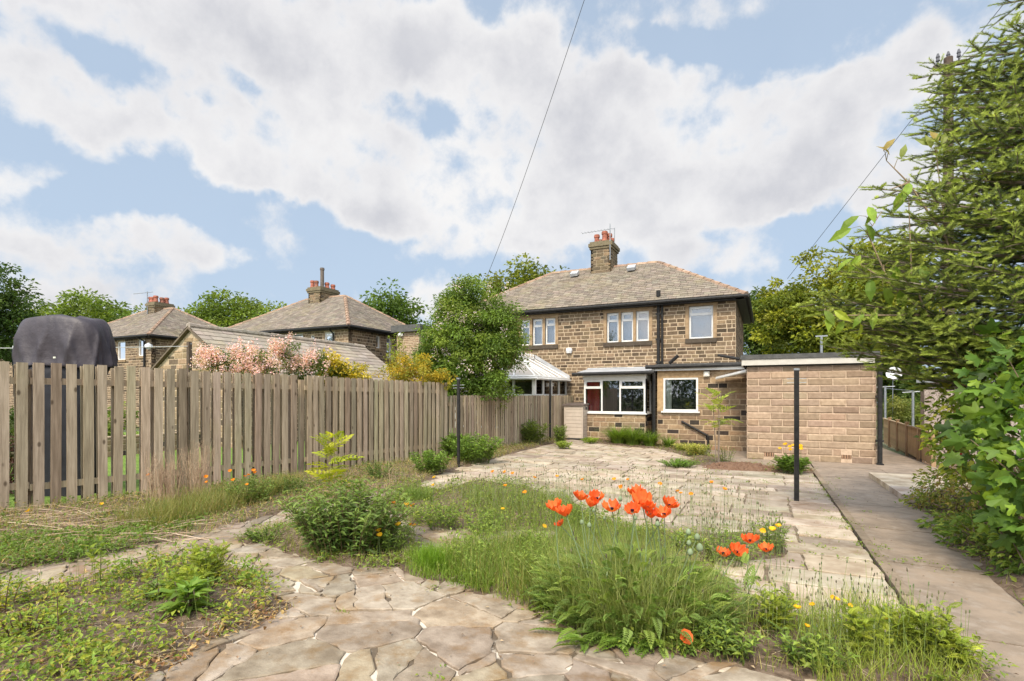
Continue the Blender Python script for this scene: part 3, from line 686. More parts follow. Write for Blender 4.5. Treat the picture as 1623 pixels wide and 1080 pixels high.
# lean-to kitchen extension
eY=18.3; ex0,ex1=-3.33,-.5; ez=Zz(1100,586,eY)
kx0,kx1=X(1051.5,eY),X(1106.5,eY); kz0,kz1=Zz(1080,652,eY),Zz(1080,599,eY)
mb=MB(); masonry(mb,(ex0,eY,ZG),(1,0,0),(0,-1,0),ex1-ex0,ez-ZG,[(kx0-ex0,kx1-ex0,kz0-ZG,kz1-ZG)],pal=STONE_LOW,p=P_LOW,ch=.165,ml=.40,vary=True,mort=(.48,.38,.27))
masonry(mb,(ex0,HY0,ZG),(0,-1,0),(-1,0,0),HY0-eY-.27,ez-ZG,pal=STONE_LOW,p=P_LOW,ch=.165,ml=.4)
mb.box(kx0-.2,kx0,eY-.026,eY+.05,kz0-.02,kz1+.0,(.48,.34,.2)); mb.box(kx0-.2,kx1+.2,eY-.028,eY+.05,kz1,kz1+.24,(.48,.34,.2))
mb.box(ex0+.26,ex1,eY+.7,eY+.75,ZG,ez,(.03,.03,.03))
build('extension_wall',mb,stonem,house)
frame_window(house,(0,eY,0),(1,0,0),(0,-1,0),[(0,1,None)],kx0,kx1,kz0,kz1,sill=False,back=(.03,.035,.03),recess=-.02,fr=.06,curtain=[(.03,.22,0,1,(.55,.6,.5))])
mb=MB(); mb.box(kx0-.06,kx1+.06,eY-.1,eY-.03,kz0-.05,kz0-.0); build('window_sill',mb,whitem,house)
mb=MB(); mb.add([(ex0-.2,eY-.2,ez+.11),(ex1+.1,eY-.2,ez+.11),(ex1+.1,HY0-.02,ez+.26),(ex0-.2,HY0-.02,ez+.26),(ex0-.2,eY-.2,ez+.07),(ex1+.1,eY-.2,ez+.07),(ex1+.1,HY0-.02,ez+.05),(ex0-.2,HY0-.02,ez+.05)],[(0,1,2,3),(5,4,7,6),(0,4,5,1),(0,3,7,4),(1,5,6,2)]); build('extension_roof',mb,feltm,house)
mb=MB(); mb.tube([(ex0-.35,eY-.25,ez+.1),(ex1+.1,eY-.25,ez+.12)],.065,8)
mb.tube([(X(1061,18.7),18.7,ez+.25),(X(1075,18.7),18.65,ez+.5)],.06,8); mb.tube([(X(1138,18.7),18.75,ez+.48),(X(1172,18.6),18.6,ez+.33)],.045,8)
build('extension_gutter',mb,blackm,house)
mb=MB(); mb.box(ex0-.15,ex1+.05,eY-.17,eY-.13,ez-.03,ez+.06); build('fascia',mb,whitem,house)
mb=MB(); mb.tube([(ex0-.09,eY-.1,ez+.05),(ex0-.09,eY-.1,ZG)],.055,8); mb.tube([(ex0-.25,HY0-.35,ez+.1),(ex0-.25,HY0-.35,ZG)],.05,8); build('downpipe',mb,blackm,house)
mb=MB(); a=aY(1080,668,eY-.08); b=aY(1122,691,eY-.08); mb.tube([a,b],.035,8); mb.tube([b,(b[0]+.02,eY-.08,ZG)],.035,8); build('waste_pipe',mb,blackm,house)
p=aY(1120,593,eY-.06); mb=MB(); mb.box(p[0]-.09,p[0]+.09,eY-.1,eY-.03,p[2]-.08,p[2]+.08,(.6,.58,.5)); mb.box(p[0]-.05,p[0]+.05,eY-.11,eY-.1,p[2]-.05,p[2]+.05,(.85,.83,.75)); build('outside_light',mb,paintm,house)
# side lean-to canopy between house and outbuilding
mb=MB(); a=aY(1135,598,18.2); b=aY(1184,586,16.4)
mb.obox((a[0],18.15,a[2]-.03),(b[0]-a[0],b[1]-a[1]-.0,b[2]-a[2]),(.9,0,.12),(0,0,.035),(.8,.78,.74)); mb.tube([a-(0,0,.05),b-(0,0,.05)],.03,6,(.8,.78,.72))
build('canopy',mb,paintm,base=(a[0],18.1,ZG),label='thin white lean-to canopy between the stone house and the garage',cat='canopy')

# conservatory of the left-hand dwelling
cx0,cx1,cY=-9.9,-6.92,16.1; cz=Zz(857,600,cY); cons=thing('conservatory',((cx0+cx1)/2,cY,ZG),'white conservatory with glazed hipped roof and spiky crest behind the fence','conservatory')
mb=MB(); mb.box(cx0,cx1,cY,cY+.12,ZG,ZG+.7,(.4,.3,.2)); mb.box(cx1-.12,cx1,cY+.121,HY0-.02,ZG,ZG+.7,(.4,.3,.2)); build('dwarf_wall',mb,stonem,cons)
mb=MB(); zb=ZG+.702; tr=cz-.55
def cbar(a,b,t=.035): 
    a=np.array(a,float); b=np.array(b,float); lo=np.minimum(a,b)-t; hi=np.maximum(a,b)+t; mb.box(lo[0],hi[0],lo[1],hi[1],lo[2],hi[2])
for xx in np.linspace(cx0,cx1,5): cbar((xx,cY,zb),(xx,cY,cz),.035 if cx0<xx<cx1 else .055)
for yy in np.linspace(cY,HY0-.05,5)[1:]: cbar((cx1,yy,zb),(cx1,yy,cz),.036)
for z in (zb,tr,cz): cbar((cx0,cY,z),(cx1,cY,z),.031); cbar((cx1,cY,z),(cx1,HY0-.06,z),.032)
build('frame',mb,whitem,cons)
mb=MB(); mb.box(cx0,cx1,cY+.0,cY+.008,zb,cz); mb.box(cx1-.008,cx1,cY,HY0-.04,zb,cz); build('glazing',mb,glassm,cons)
mb=MB(); mb.box(cx0+.3,cx1-.5,cY+.9,cY+.95,ZG,cz-.1,(.1,.09,.08)); mb.box(cx0,cx1-.1,cY+.2,HY0-.1,ZG,ZG+.05,(.15,.12,.1)); build('room_backing',mb,roomm,cons)
rz=Zz(823,567,18.06)-.02; rxm=-8.25; ry=17.75
mb=MB(); e1,e2,e3,e0=(cx0-.15,cY-.15,cz+.05),(cx1+.12,cY-.15,cz+.05),(cx1+.12,HY0-.05,cz+.05),(cx0-.15,HY0-.05,cz+.05); rA,rB=(rxm,ry,rz),(rxm,HY0-.05,rz)
mb.add([e1,e2,e3,e0,rA,rB],[(0,1,4),(1,2,5,4),(3,0,4,5)]); roofc=build('roof',mb,polym,cons)
mb=MB(); lf=np.array((0,0,.02))
def rb(a,b,r=.03): mb.tube([np.array(a,float)+lf,np.array(b,float)+lf],r,6)
for t in (0,.25,.5,.75,1): rb(np.array(e1)*(1-t)+np.array(e2)*t,rA)
for t in (.15,.3,.45,.6,.8,1): 
    p=np.array(e2)*(1-t)+np.array(e3)*t; q=np.array((rxm,max(ry,p[1]),rz)); rb(p,q,.022)
rb(rA,rB,.05); rb(e1,e2,.05); rb(e2,e3,.05); build('glazing_bars',mb,whitem,roofc)
mb=MB()
for i in range(9): y_=ry+.12+i*.16; mb.lathe((rxm,y_,rz),[(.02,0),(.015,.12),(.03,.15),(.004,.22)],6)
mb.lathe((rxm,ry,rz),[(.04,0),(.02,.1),(.05,.18),(.02,.26),(.004,.36)],8); mb.box(rxm-.01,rxm+.01,ry,HY0-.1,rz+.06,rz+.09)
build('ridge_crest',mb,whitem,roofc)
mb=MB(); mb.tube([(cx0-.15,cY-.2,cz+.0),(cx1+.2,cY-.2,cz+.0)],.045,6); mb.tube([(cx1+.2,cY-.2,cz),(cx1+.2,HY0-.1,cz)],.045,6); build('gutter',mb,whitem,roofc)
mb=MB(); mb.obox((rxm+.05,HY0-.04,rz+.05),(cx1-rxm+.1,0,cz-rz),(0,.02,0),(0,0,.14)); build('lead_flashing',mb,leadm,cons)

# ---------------------------------------------------------------- neighbouring houses
g2='hipped stone houses across the gardens'
ws=[]
for (a,b,yt,yb) in ((513.5,530,527,543.5),(463,480,530,539.5),(491,498,532,541)): ws.append((*w3(a,b,yt,yb),[(0,1,.65)],dict(back=(.45,.46,.47),sillcol=(.3,.22,.14))))
x1b=-17.8
def YX(px,X_): return float(aX(px,600,X_)[1])
sw=[]
for (a,b,yt,yb,lt) in ((596.5,603,532,552,None),(613,621,534,568,.7)):
    sw.append((YX(a,x1b),YX(b,x1b),float(aX(a,yb,x1b)[2]),float(aX(a,yt,x1b)[2]),[(0,1,lt)],dict(back=(.4,.42,.44),sillcol=(.3,.22,.14))))
rp=((.31,.265,.215),(.28,.24,.195),(.34,.29,.235),(.25,.21,.175))
h2=hip_house('semi_detached_house','brown stone house with hipped roof and tall flue on its chimney, behind the pink blossom',-26.9,x1b,HY0,6.2,ZG,4.75,6.95,ws,sw,chim=(-22.5,.9,1.3,7.42),
   pots=[(-.3,-.5,.11,.4,CLAY),(0,-.5,.11,.36,(.3,.13,.09)),(.22,-.3,.11,1.1,(.16,.13,.11)),(.28,0,.12,.33,CLAY),(.28,.45,.12,.3,CLAY)],group=g2,roofpal=rp)
mb=MB(); x=X(528); mb.tube([(X(530),HY0-.38,4.62),(X(530),HY0-.08,4.4),(X(532),HY0-.08,ZG)],.045,8); build('downpipe',mb,blackm,h2)
ws=[]; Y3=17.5
for (a,b,yt,yb) in ((185,198.5,542,571),(218,229.5,539,565)): ws.append((*w3(a,b,yt,yb,Y3),[(0,1,None)],dict(back=(.5,.5,.52),sillcol=(.3,.22,.14))))
h3=hip_house('semi_detached_house','brown stone house with a row of red chimney pots, behind the covered barbecue',-39.2,-30.2,Y3,6.2,-.3,4.75,6.9,ws,chim=(-34.6,.8,1.1,7.25),
   pots=[(-.3,-.4,.12,.36,CLAY),(-.05,-.45,.12,.33,CLAY),(.22,-.4,.13,.4,CLAY),(.25,-.05,.12,.34,(.35,.15,.1)),(.25,.25,.12,.38,CLAY),(-.2,.35,.12,.36,CLAY)],group=g2,roofpal=rp)
mb=MB(); mb.tube([(X(229,Y3),Y3-.38,4.62),(X(231,Y3),Y3-.08,4.4),(X(231,Y3),Y3-.08,-.3)],.05,8); build('downpipe',mb,blackm,h3)
mb=MB(); mb.tube([(-34.9,20,6.5),(-34.9,20,7.95)],.03,5); mb.tube([(-36.0,19.8,7.85),(-34.5,20.1,7.9)],.02,5); build('television_aerial',mb,steelm,h3)
mb=MB(); p=aY(236,549,Y3-.05); mb.lathe(p,[(.05,-.18),(.2,-.05),(.2,.05),(.05,.18)],10,(.75,.78,.8)); build('satellite_dish',mb,paintm,h3)
h4=hip_house('semi_detached_house','stone house of which only the chimney shows above the dark cover',-62.5,-53,20.5,6.2,-.3,4.75,6.9,[],chim=(-57.8,1.0,1.0,7.9),pots=[(-.2,0,.13,.5,CLAY),(.2,0,.13,.5,CLAY)],group=g2,roofpal=rp)
# flat-roofed extension beside the second house, gabled outbuilding
mb=MB(); fx0,fx1,fy=X(629,20.5),X(664,20.5),20.5; fz=Zz(640,527,20.5)
fe=thing('flat_roofed_building',((fx0+fx1)/2,fy,ZG),'flat-roofed brown building with a white security camera, left of the lilac','building')
masonry(mb,(fx0,fy,ZG),(1,0,0),(0,-1,0),fx1-fx0,fz-ZG,ch=.08,ml=.24,pal=[(.33,.23,.15),(.29,.2,.13),(.36,.26,.18)],p=[.4,.3,.3]); mb.box(fx0,fx1,fy+.251,fy+4,ZG,fz,(.3,.2,.13)); build('wall',mb,stonem,fe)
mb=MB(); mb.box(fx0-.2,fx1+.2,fy-.2,fy+4.2,fz,fz+.32); build('flat_roof',mb,feltm,fe)
mb=MB(); p=aY(635,531,fy-.1); mb.lathe(p,[(.04,-.1),(.12,-.05),(.12,.05),(.04,.1)],10,(.8,.8,.78)); build('security_camera',mb,paintm,fe)
gY0,gY1=9.97,17.3; gxm=-15.25; gzr=3.43; hw=2.0; gze=gzr-1.35
ob=thing('gabled_outbuilding',(gxm,gY0,-.2),'stone outbuilding with gable end and stone slate roof behind the wooden fence','outbuilding')
mb=MB(); zb=-.2
masonry(mb,(gxm-hw,gY0,zb),(1,0,0),(0,-1,0),2*hw,gzr-zb,top=lambda x:gze-zb+1.35*(1-abs(x-hw)/hw)-.04,ch=.16,ml=.38,pal=[(.34,.26,.17),(.26,.2,.13),(.14,.11,.08),(.40,.3,.2)],p=[.35,.25,.25,.15])
masonry(mb,(gxm+hw,gY0+.001,zb),(0,1,0),(1,0,0),gY1-gY0-.002,gze-zb); mb.box(gxm-hw,gxm-hw+.2,gY0+.26,gY1,zb,gze); mb.box(gxm-hw+.21,gxm+hw-.27,gY1-.2,gY1,zb,gze)
build('wall',mb,stonem,ob)
mb=MB(); o_=.22; sl=1.35/hw
for sg in (-1,1):
    P0=(gxm+sg*(hw+o_),gY0-.12,gze-o_*sl+.05); P1=(gxm+sg*(hw+o_),gY1+.12,gze-o_*sl+.05); Q0=(gxm,gY0-.12,gzr+.05); Q1=(gxm,gY1+.12,gzr+.05)
    V=[np.array(k)-(0,0,.02) for k in (P0,P1,Q1,Q0)]; V+= [v-(0,0,.06) for v in V]; mb.add(V,[(0,1,2,3),(7,6,5,4),(0,4,5,1),(0,3,7,4),(1,5,6,2)],(.2,.16,.12))
    quad_slates(mb,P0,P1,Q1,Q0,row=.24,wd=.45,pal=((.43,.37,.31),(.39,.335,.28),(.46,.40,.335)),v=.05)
rf_=build('roof',mb,slatem,ob)
mb=MB(); ridge_run(mb,(gxm,gY0-.1,gzr+.1),(gxm,gY1+.1,gzr+.1),r=.09,seg=.55,col=(.33,.28,.23)); build('ridge_tiles',mb,ridgem,rf_)

# ---------------------------------------------------------------- block garage to the right
gx0,gx1,gy0,gy1=-.48,2.46,15.82,21.; gzt=2.22
ga=thing('garage',((gx0+gx1)/2,gy0,ZG+.05),'sandy split-block garage with white fascia and flat felt roof','garage')
mb=MB(); zb=gz(0,gy0)-.01
gh=[(.42,.66,.09,.2),(2.2,2.42,.12,.22)]
masonry(mb,(gx0,gy0,zb),(1,0,0),(0,-1,0),gx1-gx0,gzt-zb,gh,ch=.1815,ml=.575,pal=BLOCK,p=P_BL,vary=False,bond=True,mort=(.53,.40,.285),gap=.016,proud=.018,bevel=.02)
masonry(mb,(gx1,gy0+.001,zb),(0,1,0),(1,0,0),gy1-gy0,gzt-zb,ch=.1815,ml=.575,pal=BLOCK,p=P_BL,vary=False,bond=True,mort=(.50,.38,.27),gap=.016,proud=.018,bevel=.02)
masonry(mb,(gx0,gy1,zb),(0,-1,0),(-1,0,0),gy1-gy0-.002,gzt-zb,ch=.1815,ml=.575,pal=BLOCK,p=P_BL,vary=False,bond=True,mort=(.50,.38,.27),gap=.016,proud=.018,bevel=.02)
build('wall',mb,blockm,ga)
for h_ in gh:
    mb=MB()
    mb.box(gx0+h_[0],gx0+h_[1],gy0+.01,gy0+.03,zb+h_[2],zb+h_[3],(.1,.07,.05))
    for i in range(4): xx=gx0+h_[0]+(h_[1]-h_[0])*(i+.15)/4; mb.box(xx,xx+.035,gy0-.012,gy0+.01,zb+h_[2],zb+h_[3],(.34,.22,.15))
    build('air_brick',mb,stonem,ga)
mb=MB(); mb.box(gx0-.13,gx1-.05,gy0-.16,gy0-.12,gzt+.04,gzt+.2,(.50,.47,.41)); mb.box(gx0-.13,gx0-.1,gy0-.119,gy1,gzt+.02,gzt+.2,(.50,.47,.41)); build('fascia',mb,paintm,ga)
mb=MB(); mb.box(gx0-.16,gx1+.05,gy0-.19,gy1+.1,gzt+.205,gzt+.32); mb.box(gx0+.01,gx1-.01,gy0+.02,gy1,gzt-.0,gzt+.2); build('flat_roof',mb,feltm,ga)
mb=MB(); mb.tube([(gx1+.0,gy0-.13,gzt+.15),(gx1+.06,gy0-.12,gzt-.05),(gx1+.06,gy0-.1,zb+.06),(gx1+.06,gy0-.17,zb+.01)],.055,10); mb.box(gx1-.01,gx1+.13,gy0-.2,gy0-.02,zb+.0,zb+.05)
for z in (.3,1.4): mb.box(gx1-.02,gx1+.14,gy0-.13,gy0-.0,z,z+.05)
build('downpipe',mb,blackm,ga)
# pebbledashed garage beyond the panel fence
py0=17.6; qx0=float(aY(1462,600,py0)[0]); qz=Zz(1470,607,py0)
pg=thing('pebbledash_garage',(qx0+1.4,py0,ZG),'pinkish pebbledash garage with grey fascia behind the panel fence','garage')
pe=np.array((math.cos(R(16)),-math.sin(R(16)),0)); pn=np.array((math.sin(R(16)),math.cos(R(16)),0)); po=np.array((qx0,py0,ZG)); zv=np.array((0,0,1.))
mb=MB(); mb.obox(po,pe*2.9,pn*5,zv*(qz-ZG)); build('wall',mb,pebblem,pg)
mb=MB(); mb.obox(po-pe*.04-pn*.03,pe*.08,pn*.06,zv*(qz-ZG),(.09,.07,.06)); build('corner_strip',mb,stonem,pg)
mb=MB(); mb.obox(po+zv*(qz-ZG+.001)-pe*.12-pn*.14,pe*3.2,pn*5.2,zv*.27,(.2,.21,.22)); build('fascia',mb,paintm,pg)
# ---------------------------------------------------------------- fences
def fence(name,label,pa,pb,top,step,panels,wd=.105,ztop=None):
    pa=np.array(pa,float); pb=np.array(pb,float); L=np.linalg.norm(pb-pa); e2=(pb-pa)/L; e=np.array((e2[0],e2[1],0)); nr=np.array((e2[1],-e2[0],0))  # towards the garden
    if nr[0]<0: nr=-nr
    T=thing(name,(*(pa+pb)/2,gz(*((pa+pb)/2))),label,'fence')
    n=int(L/step); per=max(1,n//panels); k=0
    for p in range(panels):
        a=p*per; b=n if p==panels-1 else (p+1)*per; mf=MB(); mbk=MB(); dz=rng.normal(0,.008)
        for i in range(a,b):
            t=(i+.5)*step; q=pa+e2*t; g=gz(*q); zt=top(t/L)+dz+rng.normal(0,.006); w_=wd*rng.uniform(.94,1.05)
            for mbx,off,dd in ((mf,.0,0),(mbk,-.09,-.02)):
                lean=rng.normal(0,.006,2); base=np.array((*q,g+.015))+nr*off+e*(rng.normal(0,.005)-(w_/2)+(.012 if off else 0)); H_=zt+dd-g-.015
                c=mixcol([(.45,.375,.275),(.40,.335,.245),(.50,.42,.315),(.375,.30,.22),(.43,.375,.265)],1,v=.11)[0]
                V=[base,base+e*w_,base+e*w_-nr*.02,base-nr*.02]; U=[v+np.array((0,0,H_))+e*lean[0]*H_*.6+nr*lean[1] for v in V]
                mbx.add(V+U,[(3,2,1,0),(4,5,6,7),(0,1,5,4),(1,2,6,5),(2,3,7,6),(3,0,4,7)],c)
        build('front_picket_panel',mf,woodm,T); build('back_picket_panel',mbk,woodm,T)
        ta,tb=a*step,b*step; qa=pa+e2*ta; qb=pa+e2*tb
        for zz_ in (.26,None):
            za=(top(ta/L)-.27) if zz_ is None else gz(*qa)+zz_; zb=(top(tb/L)-.27) if zz_ is None else gz(*qb)+zz_
            off=rng.normal(0,.012); o=np.array((*qa,za+off))-nr*.022; mr=MB(); mr.obox(o,np.array((*qb,zb+off))-nr*.022-o-e*.006,-nr*.045,(0,0,.085),jcol((.5,.41,.28),1,.05)[0]); build('rail',mr,woodm,T)
        mp=MB(); o=np.array((*qa,gz(*qa)-.1))-nr*.12-e*.04; mp.obox(o,e*.08,-nr*.08,(0,0,top(ta/L)-gz(*qa)+.02),jcol((.46,.37,.26),1,.05)[0]); build('post',mp,woodm,T)
    return T
A0=(FX(1.6),1.6); A1=(FX(7.4),7.4); A2=(FX(11.39),11.39); B1=(FX(18.95),18.95)
fence('wooden_fence','tall weathered picket fence in front of the covered seat and pink blossom',A0,A1,lambda t:1.89-.06*t,.1735,3,wd=.113)
fence('wooden_fence','tall weathered picket fence with yellow shrubs behind, ending beside the black post',A1,A2,lambda t:1.83-.06*t,.148,2,wd=.095)
fence('wooden_fence','lower weathered picket fence in front of the lilac, running to the beige storage box',A2,B1,lambda t:1.45,.12,4,wd=.078)
# panel fence on the right
fa,fb=np.array((3.69,16.0)),np.array((4.24,25.5)); T=thing('panel_fence',(*fa,-.28),'low new lap panel fence with square posts right of the block garage','fence')
e2=unit(fb-fa); e=np.array((*e2,0)); nr=np.array((-e2[1],e2[0],0)); L=np.linalg.norm(fb-fa)
for i in range(5):
    qa=fa+e2*L*i/5; o=np.array((*qa,gz(*qa)-.05)); zt=.56+.0*i; hh=zt-o[2]
    mp=MB(); mp.obox(o-e*.045,e*.09,nr*.09,(0,0,hh+.06),(.36,.24,.14)); mp.obox(o-e*.06-nr*.015+(0,0,hh+.062),e*.12,nr*.12,(0,0,.02),(.4,.28,.17)); build('post',mp,woodnew,T)
    mp=MB(); l=L/5-.1; s0=o+e*.05+nr*.03
    for j in range(9): mp.obox(s0+(0,0,.06+j*(hh-.1)/9),e*l,nr*.008+np.array((0,0,.0)),(0,0,(hh-.1)/9*.97),jcol((.56,.40,.22),1,.07)[0])
    mp.obox(s0-nr*.02+(0,0,hh-.035),e*l,nr*.06,(0,0,.03),(.6,.46,.3)); build('board_panel',mp,woodnew,T)
    mp=MB()
    for j in range(7): mp.obox(s0-nr*.018+e*(l*(j+.05)/6.3),e*.03,nr*.016,(0,0,hh-.04),(.24,.15,.09))
    for zz_ in (.3,.6): mp.obox(s0-nr*.012+(0,0,hh*zz_),e*l,nr*.01,(0,0,.02),(.24,.15,.09))
    build('battens',mp,woodnew,T)

# ---------------------------------------------------------------- clothes posts, lines, wires
def black_post(x,y,zt,label,w_=.034,pins=True):
    g=gz(x,y); T=thing('clothes_post',(x,y,g),label,'post','black clothes posts round the patio')
    mb=MB(); mb.box(x-w_,x+w_,y-w_,y+w_,g-.05,zt); build('post_shaft',mb,blackm,T)
    mb=MB(); mb.box(x-w_-.006,x+w_+.006,y-w_-.006,y+w_+.006,zt+.0005,zt+.03); build('cap',mb,steelm,T)
    for dz in (.13,.19):
        mb=MB(); mb.tube([(x-.13,y-.02,zt-dz),(x+.13,y+.02,zt-dz+.005)],.006,6); build('line_pin',mb,steelm,T)
black_post(.41,9.11,1.83,'black clothes post standing alone in front of the block garage')
black_post(-6.04,9.89,1.80,'black clothes post by the fence between the leafy mound and patio',.026)
p=aY(872,603,16.6); black_post(p[0],16.6,p[2],'black clothes post nearest the conservatory, beside the fence',.028)
def line(name,a,b,r,m,label,cat,sag=0.,n=12,ref=None):
    a=np.array(a,float); b=np.array(b,float); mb=MB(); pts=[a+(b-a)*t-np.array((0,0,sag*4*t*(1-t))) for t in np.linspace(0,1,n)]
    rr=r if hasattr(r,'__len__') else [r,r]; mb.tube(pts,list(np.linspace(rr[0],rr[1],n)),5); return build(name,mb,m,base=a,label=label,cat=cat)
P1=aY(300,549,9.6); mb=MB(); T=thing('clothes_post',(P1[0],P1[1],-.17),'dark timber clothes post against the gable of the outbuilding','post')
mb.box(P1[0]-.05,P1[0]+.05,P1[1]-.05,P1[1]+.05,-.2,P1[2]+.12,(.12,.09,.07)); build('post_shaft',mb,woodnew,T)
mb=MB(); mb.tube([P1-(.12,0,-.06),P1+(.12,0,.06)],.012,6); build('line_hook',mb,steelm,T)
P0=aY(-120,552,4.2); line('washing_line',P0,P1,.009,whitem,'white washing line strung across the neighbouring garden','washing line',.02)
# laundry on the line, left edge
d=(P1-P0)
for (ta,tb,h,c,lb) in ((.245,.325,1.0,(.035,.035,.045),'dark grey laundry pegged at the left end of the washing line'),(.335,.37,.55,(.45,.5,.5),'small pale grey cloth pegged beside the dark laundry')):
    mb=MB(); V=[];Fs=[]; k=14
    for i in range(k+1):
        t=ta+(tb-ta)*i/k; q=P0+d*t
        for j in range(6): V.append(q+np.array((.03*math.sin(i*1.3+j*.6)*(j/5),.03*math.cos(i*1.1)*(j/5),-.012-h*j/5*(1+.05*math.sin(i))-.02*4*t*(1-t)+.05*abs(math.sin(i*math.pi/7)))))
    for i in range(k):
        for j in range(5): Fs.append((i*6+j,i*6+j+1,(i+1)*6+j+1,(i+1)*6+j))
    mb.add(V,Fs,c); build('laundry',mb,paintm,base=P0+d*ta,label=lb,cat='laundry',smooth=True)
for j,t in enumerate((.25,.29,.32,.34,.367)):
    q=P0+d*t-np.array((0,0,.02*4*t*(1-t))); mb=MB(); mb.obox(q+(-.01,-.008,-.05),(.008,0,0),(0,.012,0),(.012,0,.1),(.9,.9,.9)); mb.obox(q+(.01,.006,-.05),(.008,0,0),(0,.012,0),(-.012,0,.1),(.9,.9,.9))
    build('clothes_peg',mb,paintm,base=q,label='white clothes peg gripping laundry on the washing line',cat='clothes peg',group='white pegs on the washing line')
wirem=mat('cable',(.10,.10,.11),None,rough=.7)
pp=aD(1503,92,14.); gp=gz(*pp[:2])
T=thing('utility_pole',(pp[0],pp[1],gp),'tall dark telegraph pole with insulators, mostly hidden behind the fir','utility pole')
mb=MB(); mb.tube([(pp[0],pp[1],gp-.1),(pp[0],pp[1],pp[2])],[.15,.1],10,(.10,.075,.06)); build('pole_shaft',mb,stonem,T)
for dx in (-.22,0.,.22):
    mb=MB(); q=pp+(dx,0,-.25); mb.lathe(q,[(.02,0),(.02,.2),(.05,.22),(.035,.3),(.05,.32),(.02,.42)],8,(.10,.10,.11)); build('insulator',mb,paintm,T)
mb=MB(); mb.box(pp[0]-.35,pp[0]+.35,pp[1]-.16,pp[1]-.08,pp[2]-.3,pp[2]-.2,(.10,.08,.07)); build('crossarm',mb,stonem,T)
line('overhead_cable',pp-(0,0,.4),aD(1248,442,34.),[.008,.014],wirem,'overhead cable sloping down from the telegraph pole to behind the trees','cable',.0)
line('overhead_cable',pp-(0,0,.4),aD(1640,-55,9.),[.008,.006],wirem,'overhead cable rising right from the telegraph pole','cable',0.)
line('overhead_cable',aD(950,-72,12.),aD(772,438,32.),[.007,.013],wirem,'overhead cable crossing the clouds above the lilac','cable',.3)
# grey line posts behind the panel fence, dish, lamp column
for (px,yt,D,lb) in ((1403,612,23.,'grey metal line post just right of the garage downpipe'),(1447,620,21.,'grey metal line post beside the dark conifer')):
    q=aD(px,yt,D); g=gz(*q[:2]); T=thing('line_post',(q[0],q[1],g),lb,'post','grey metal line posts'); mb=MB(); mb.tube([(q[0],q[1],g),(q[0]+.0,q[1],q[2])],.045,8); build('post_shaft',mb,steelm,T)
    mb=MB(); mb.tube([q+(-.35,0,-.06),q+(.35,0,-.02)],.018,6); build('cross_bar',mb,steelm,T)
line('washing_line',aD(1403,616,23.),aD(1500,624,20.),.012,steelm,'grey line stretched between the metal posts','washing line')
q=aD(1417,593,24.); T=thing('satellite_dish',q,'round white satellite dish showing right of the garage','satellite dish')
mb=MB(); V=[];n=16
mb.lathe((0,0,0),[(.01,0),(.12,.012),(.22,.045),(.3,.09),(.305,.1),(.29,.1),(.2,.055),(.01,.02)],n,(.8,.8,.8)); Rm=mathutils.Euler((R(80),0,R(-10))).to_matrix(); mb.V=[np.array([list(Rm@mathutils.Vector(v)) for v in mb.V[0]])+q]; build('dish',mb,paintm,T)
mb=MB(); mb.tube([q+(0,.02,0),q+(0,.25,-.2),(q[0],q[1]+.3,gz(*q[:2]))],.014,6,(.2,.2,.2)); build('mount',mb,steelm,T)
q=aD(1302,534,30.); g=gz(*q[:2]); T=thing('lamp_column',(q[0],q[1],g),'pale grey column rising behind the garage roof','lamp column'); mb=MB(); mb.tube([(q[0],q[1],g),q],.07,8); build('column_shaft',mb,steelm,T); mb=MB(); mb.box(q[0]-.3,q[0]+.3,q[1]-.06,q[1]+.06,q[2],q[2]+.07); build('lamp_head',mb,steelm,T)

# ---------------------------------------------------------------- covered seat behind the fence
bc=aD(106,600,8.3); bx_,by_=bc[0],bc[1]; T=thing('covered_swing_seat',(bx_,by_,-.08),'tall garden swing seat wrapped in a dark crumpled waterproof cover','covered seat')
rt=np.array((c_,s_,0)); fw=np.array((-s_,c_,0))
def loft(rings,m,name,smooth=True,fold=.02):
    V=[];Fs=[];n=144; P=[]
    for (z,ax_,ay_,ox,pw) in rings:
        for k in range(n):
            a=2*math.pi*k/n; ca,sa=math.cos(a),math.sin(a); r=(abs(ca)**pw+abs(sa)**pw)**(-1/pw)
            f=fold*(1.3*(1-abs(math.sin(3*a+z*1.6)))**2+(1-abs(math.sin(5*a-z*2.2+1)))**2*1.1+.6*(1-abs(math.sin(9*a+z*3.)))**2-.9)*(min(1,max(.15,(2.6-z)/.4)))
            V.append(np.array((bx_,by_,z))+rt*(ox+(ax_+f)*r*ca)+fw*((ay_+f)*r*sa)+np.array((0,0,.02*math.sin(3*a+z*7))))
    m_=len(rings)
    for i in range(m_-1):
        for k in range(n): Fs.append((i*n+k,i*n+(k+1)%n,(i+1)*n+(k+1)%n,(i+1)*n+k))
    Fs.append(tuple((m_-1)*n+k for k in range(n))); mb=MB(); mb.add(V,Fs); return build(name,mb,m,T,smooth=smooth)
zt=1.45+8.3*122/840; zr_=1.45+8.3*50/840
rg=[]
for t in np.linspace(0,1,16):
    z=zr_+(zt-zr_)*(math.sin(t*math.pi/2)**.9); wd=.655-.22*t**2.2 if t<.9 else .48-(t-.9)*1.4; rg.append((z,wd,.34-.1*t**2,-.03*t,3.6))
rg=[(zr_-.06,.65,.345,0,3.6),(zr_-.03,.66,.35,0,3.6)]+rg+[(zt+.03,.2,.08,-.02,3.)]
hood=loft(rg,fabricm,'cover_hood',fold=.04)
loft([(-.1,.56,.3,-.12,3.5),(.5,.52,.3,-.1,3.5),(1.2,.5,.3,-.08,3.5),(1.75,.55,.31,-.04,3.5),(zr_+.02,.6,.31,0,4)],fabdark,'cover_skirt',fold=.035)
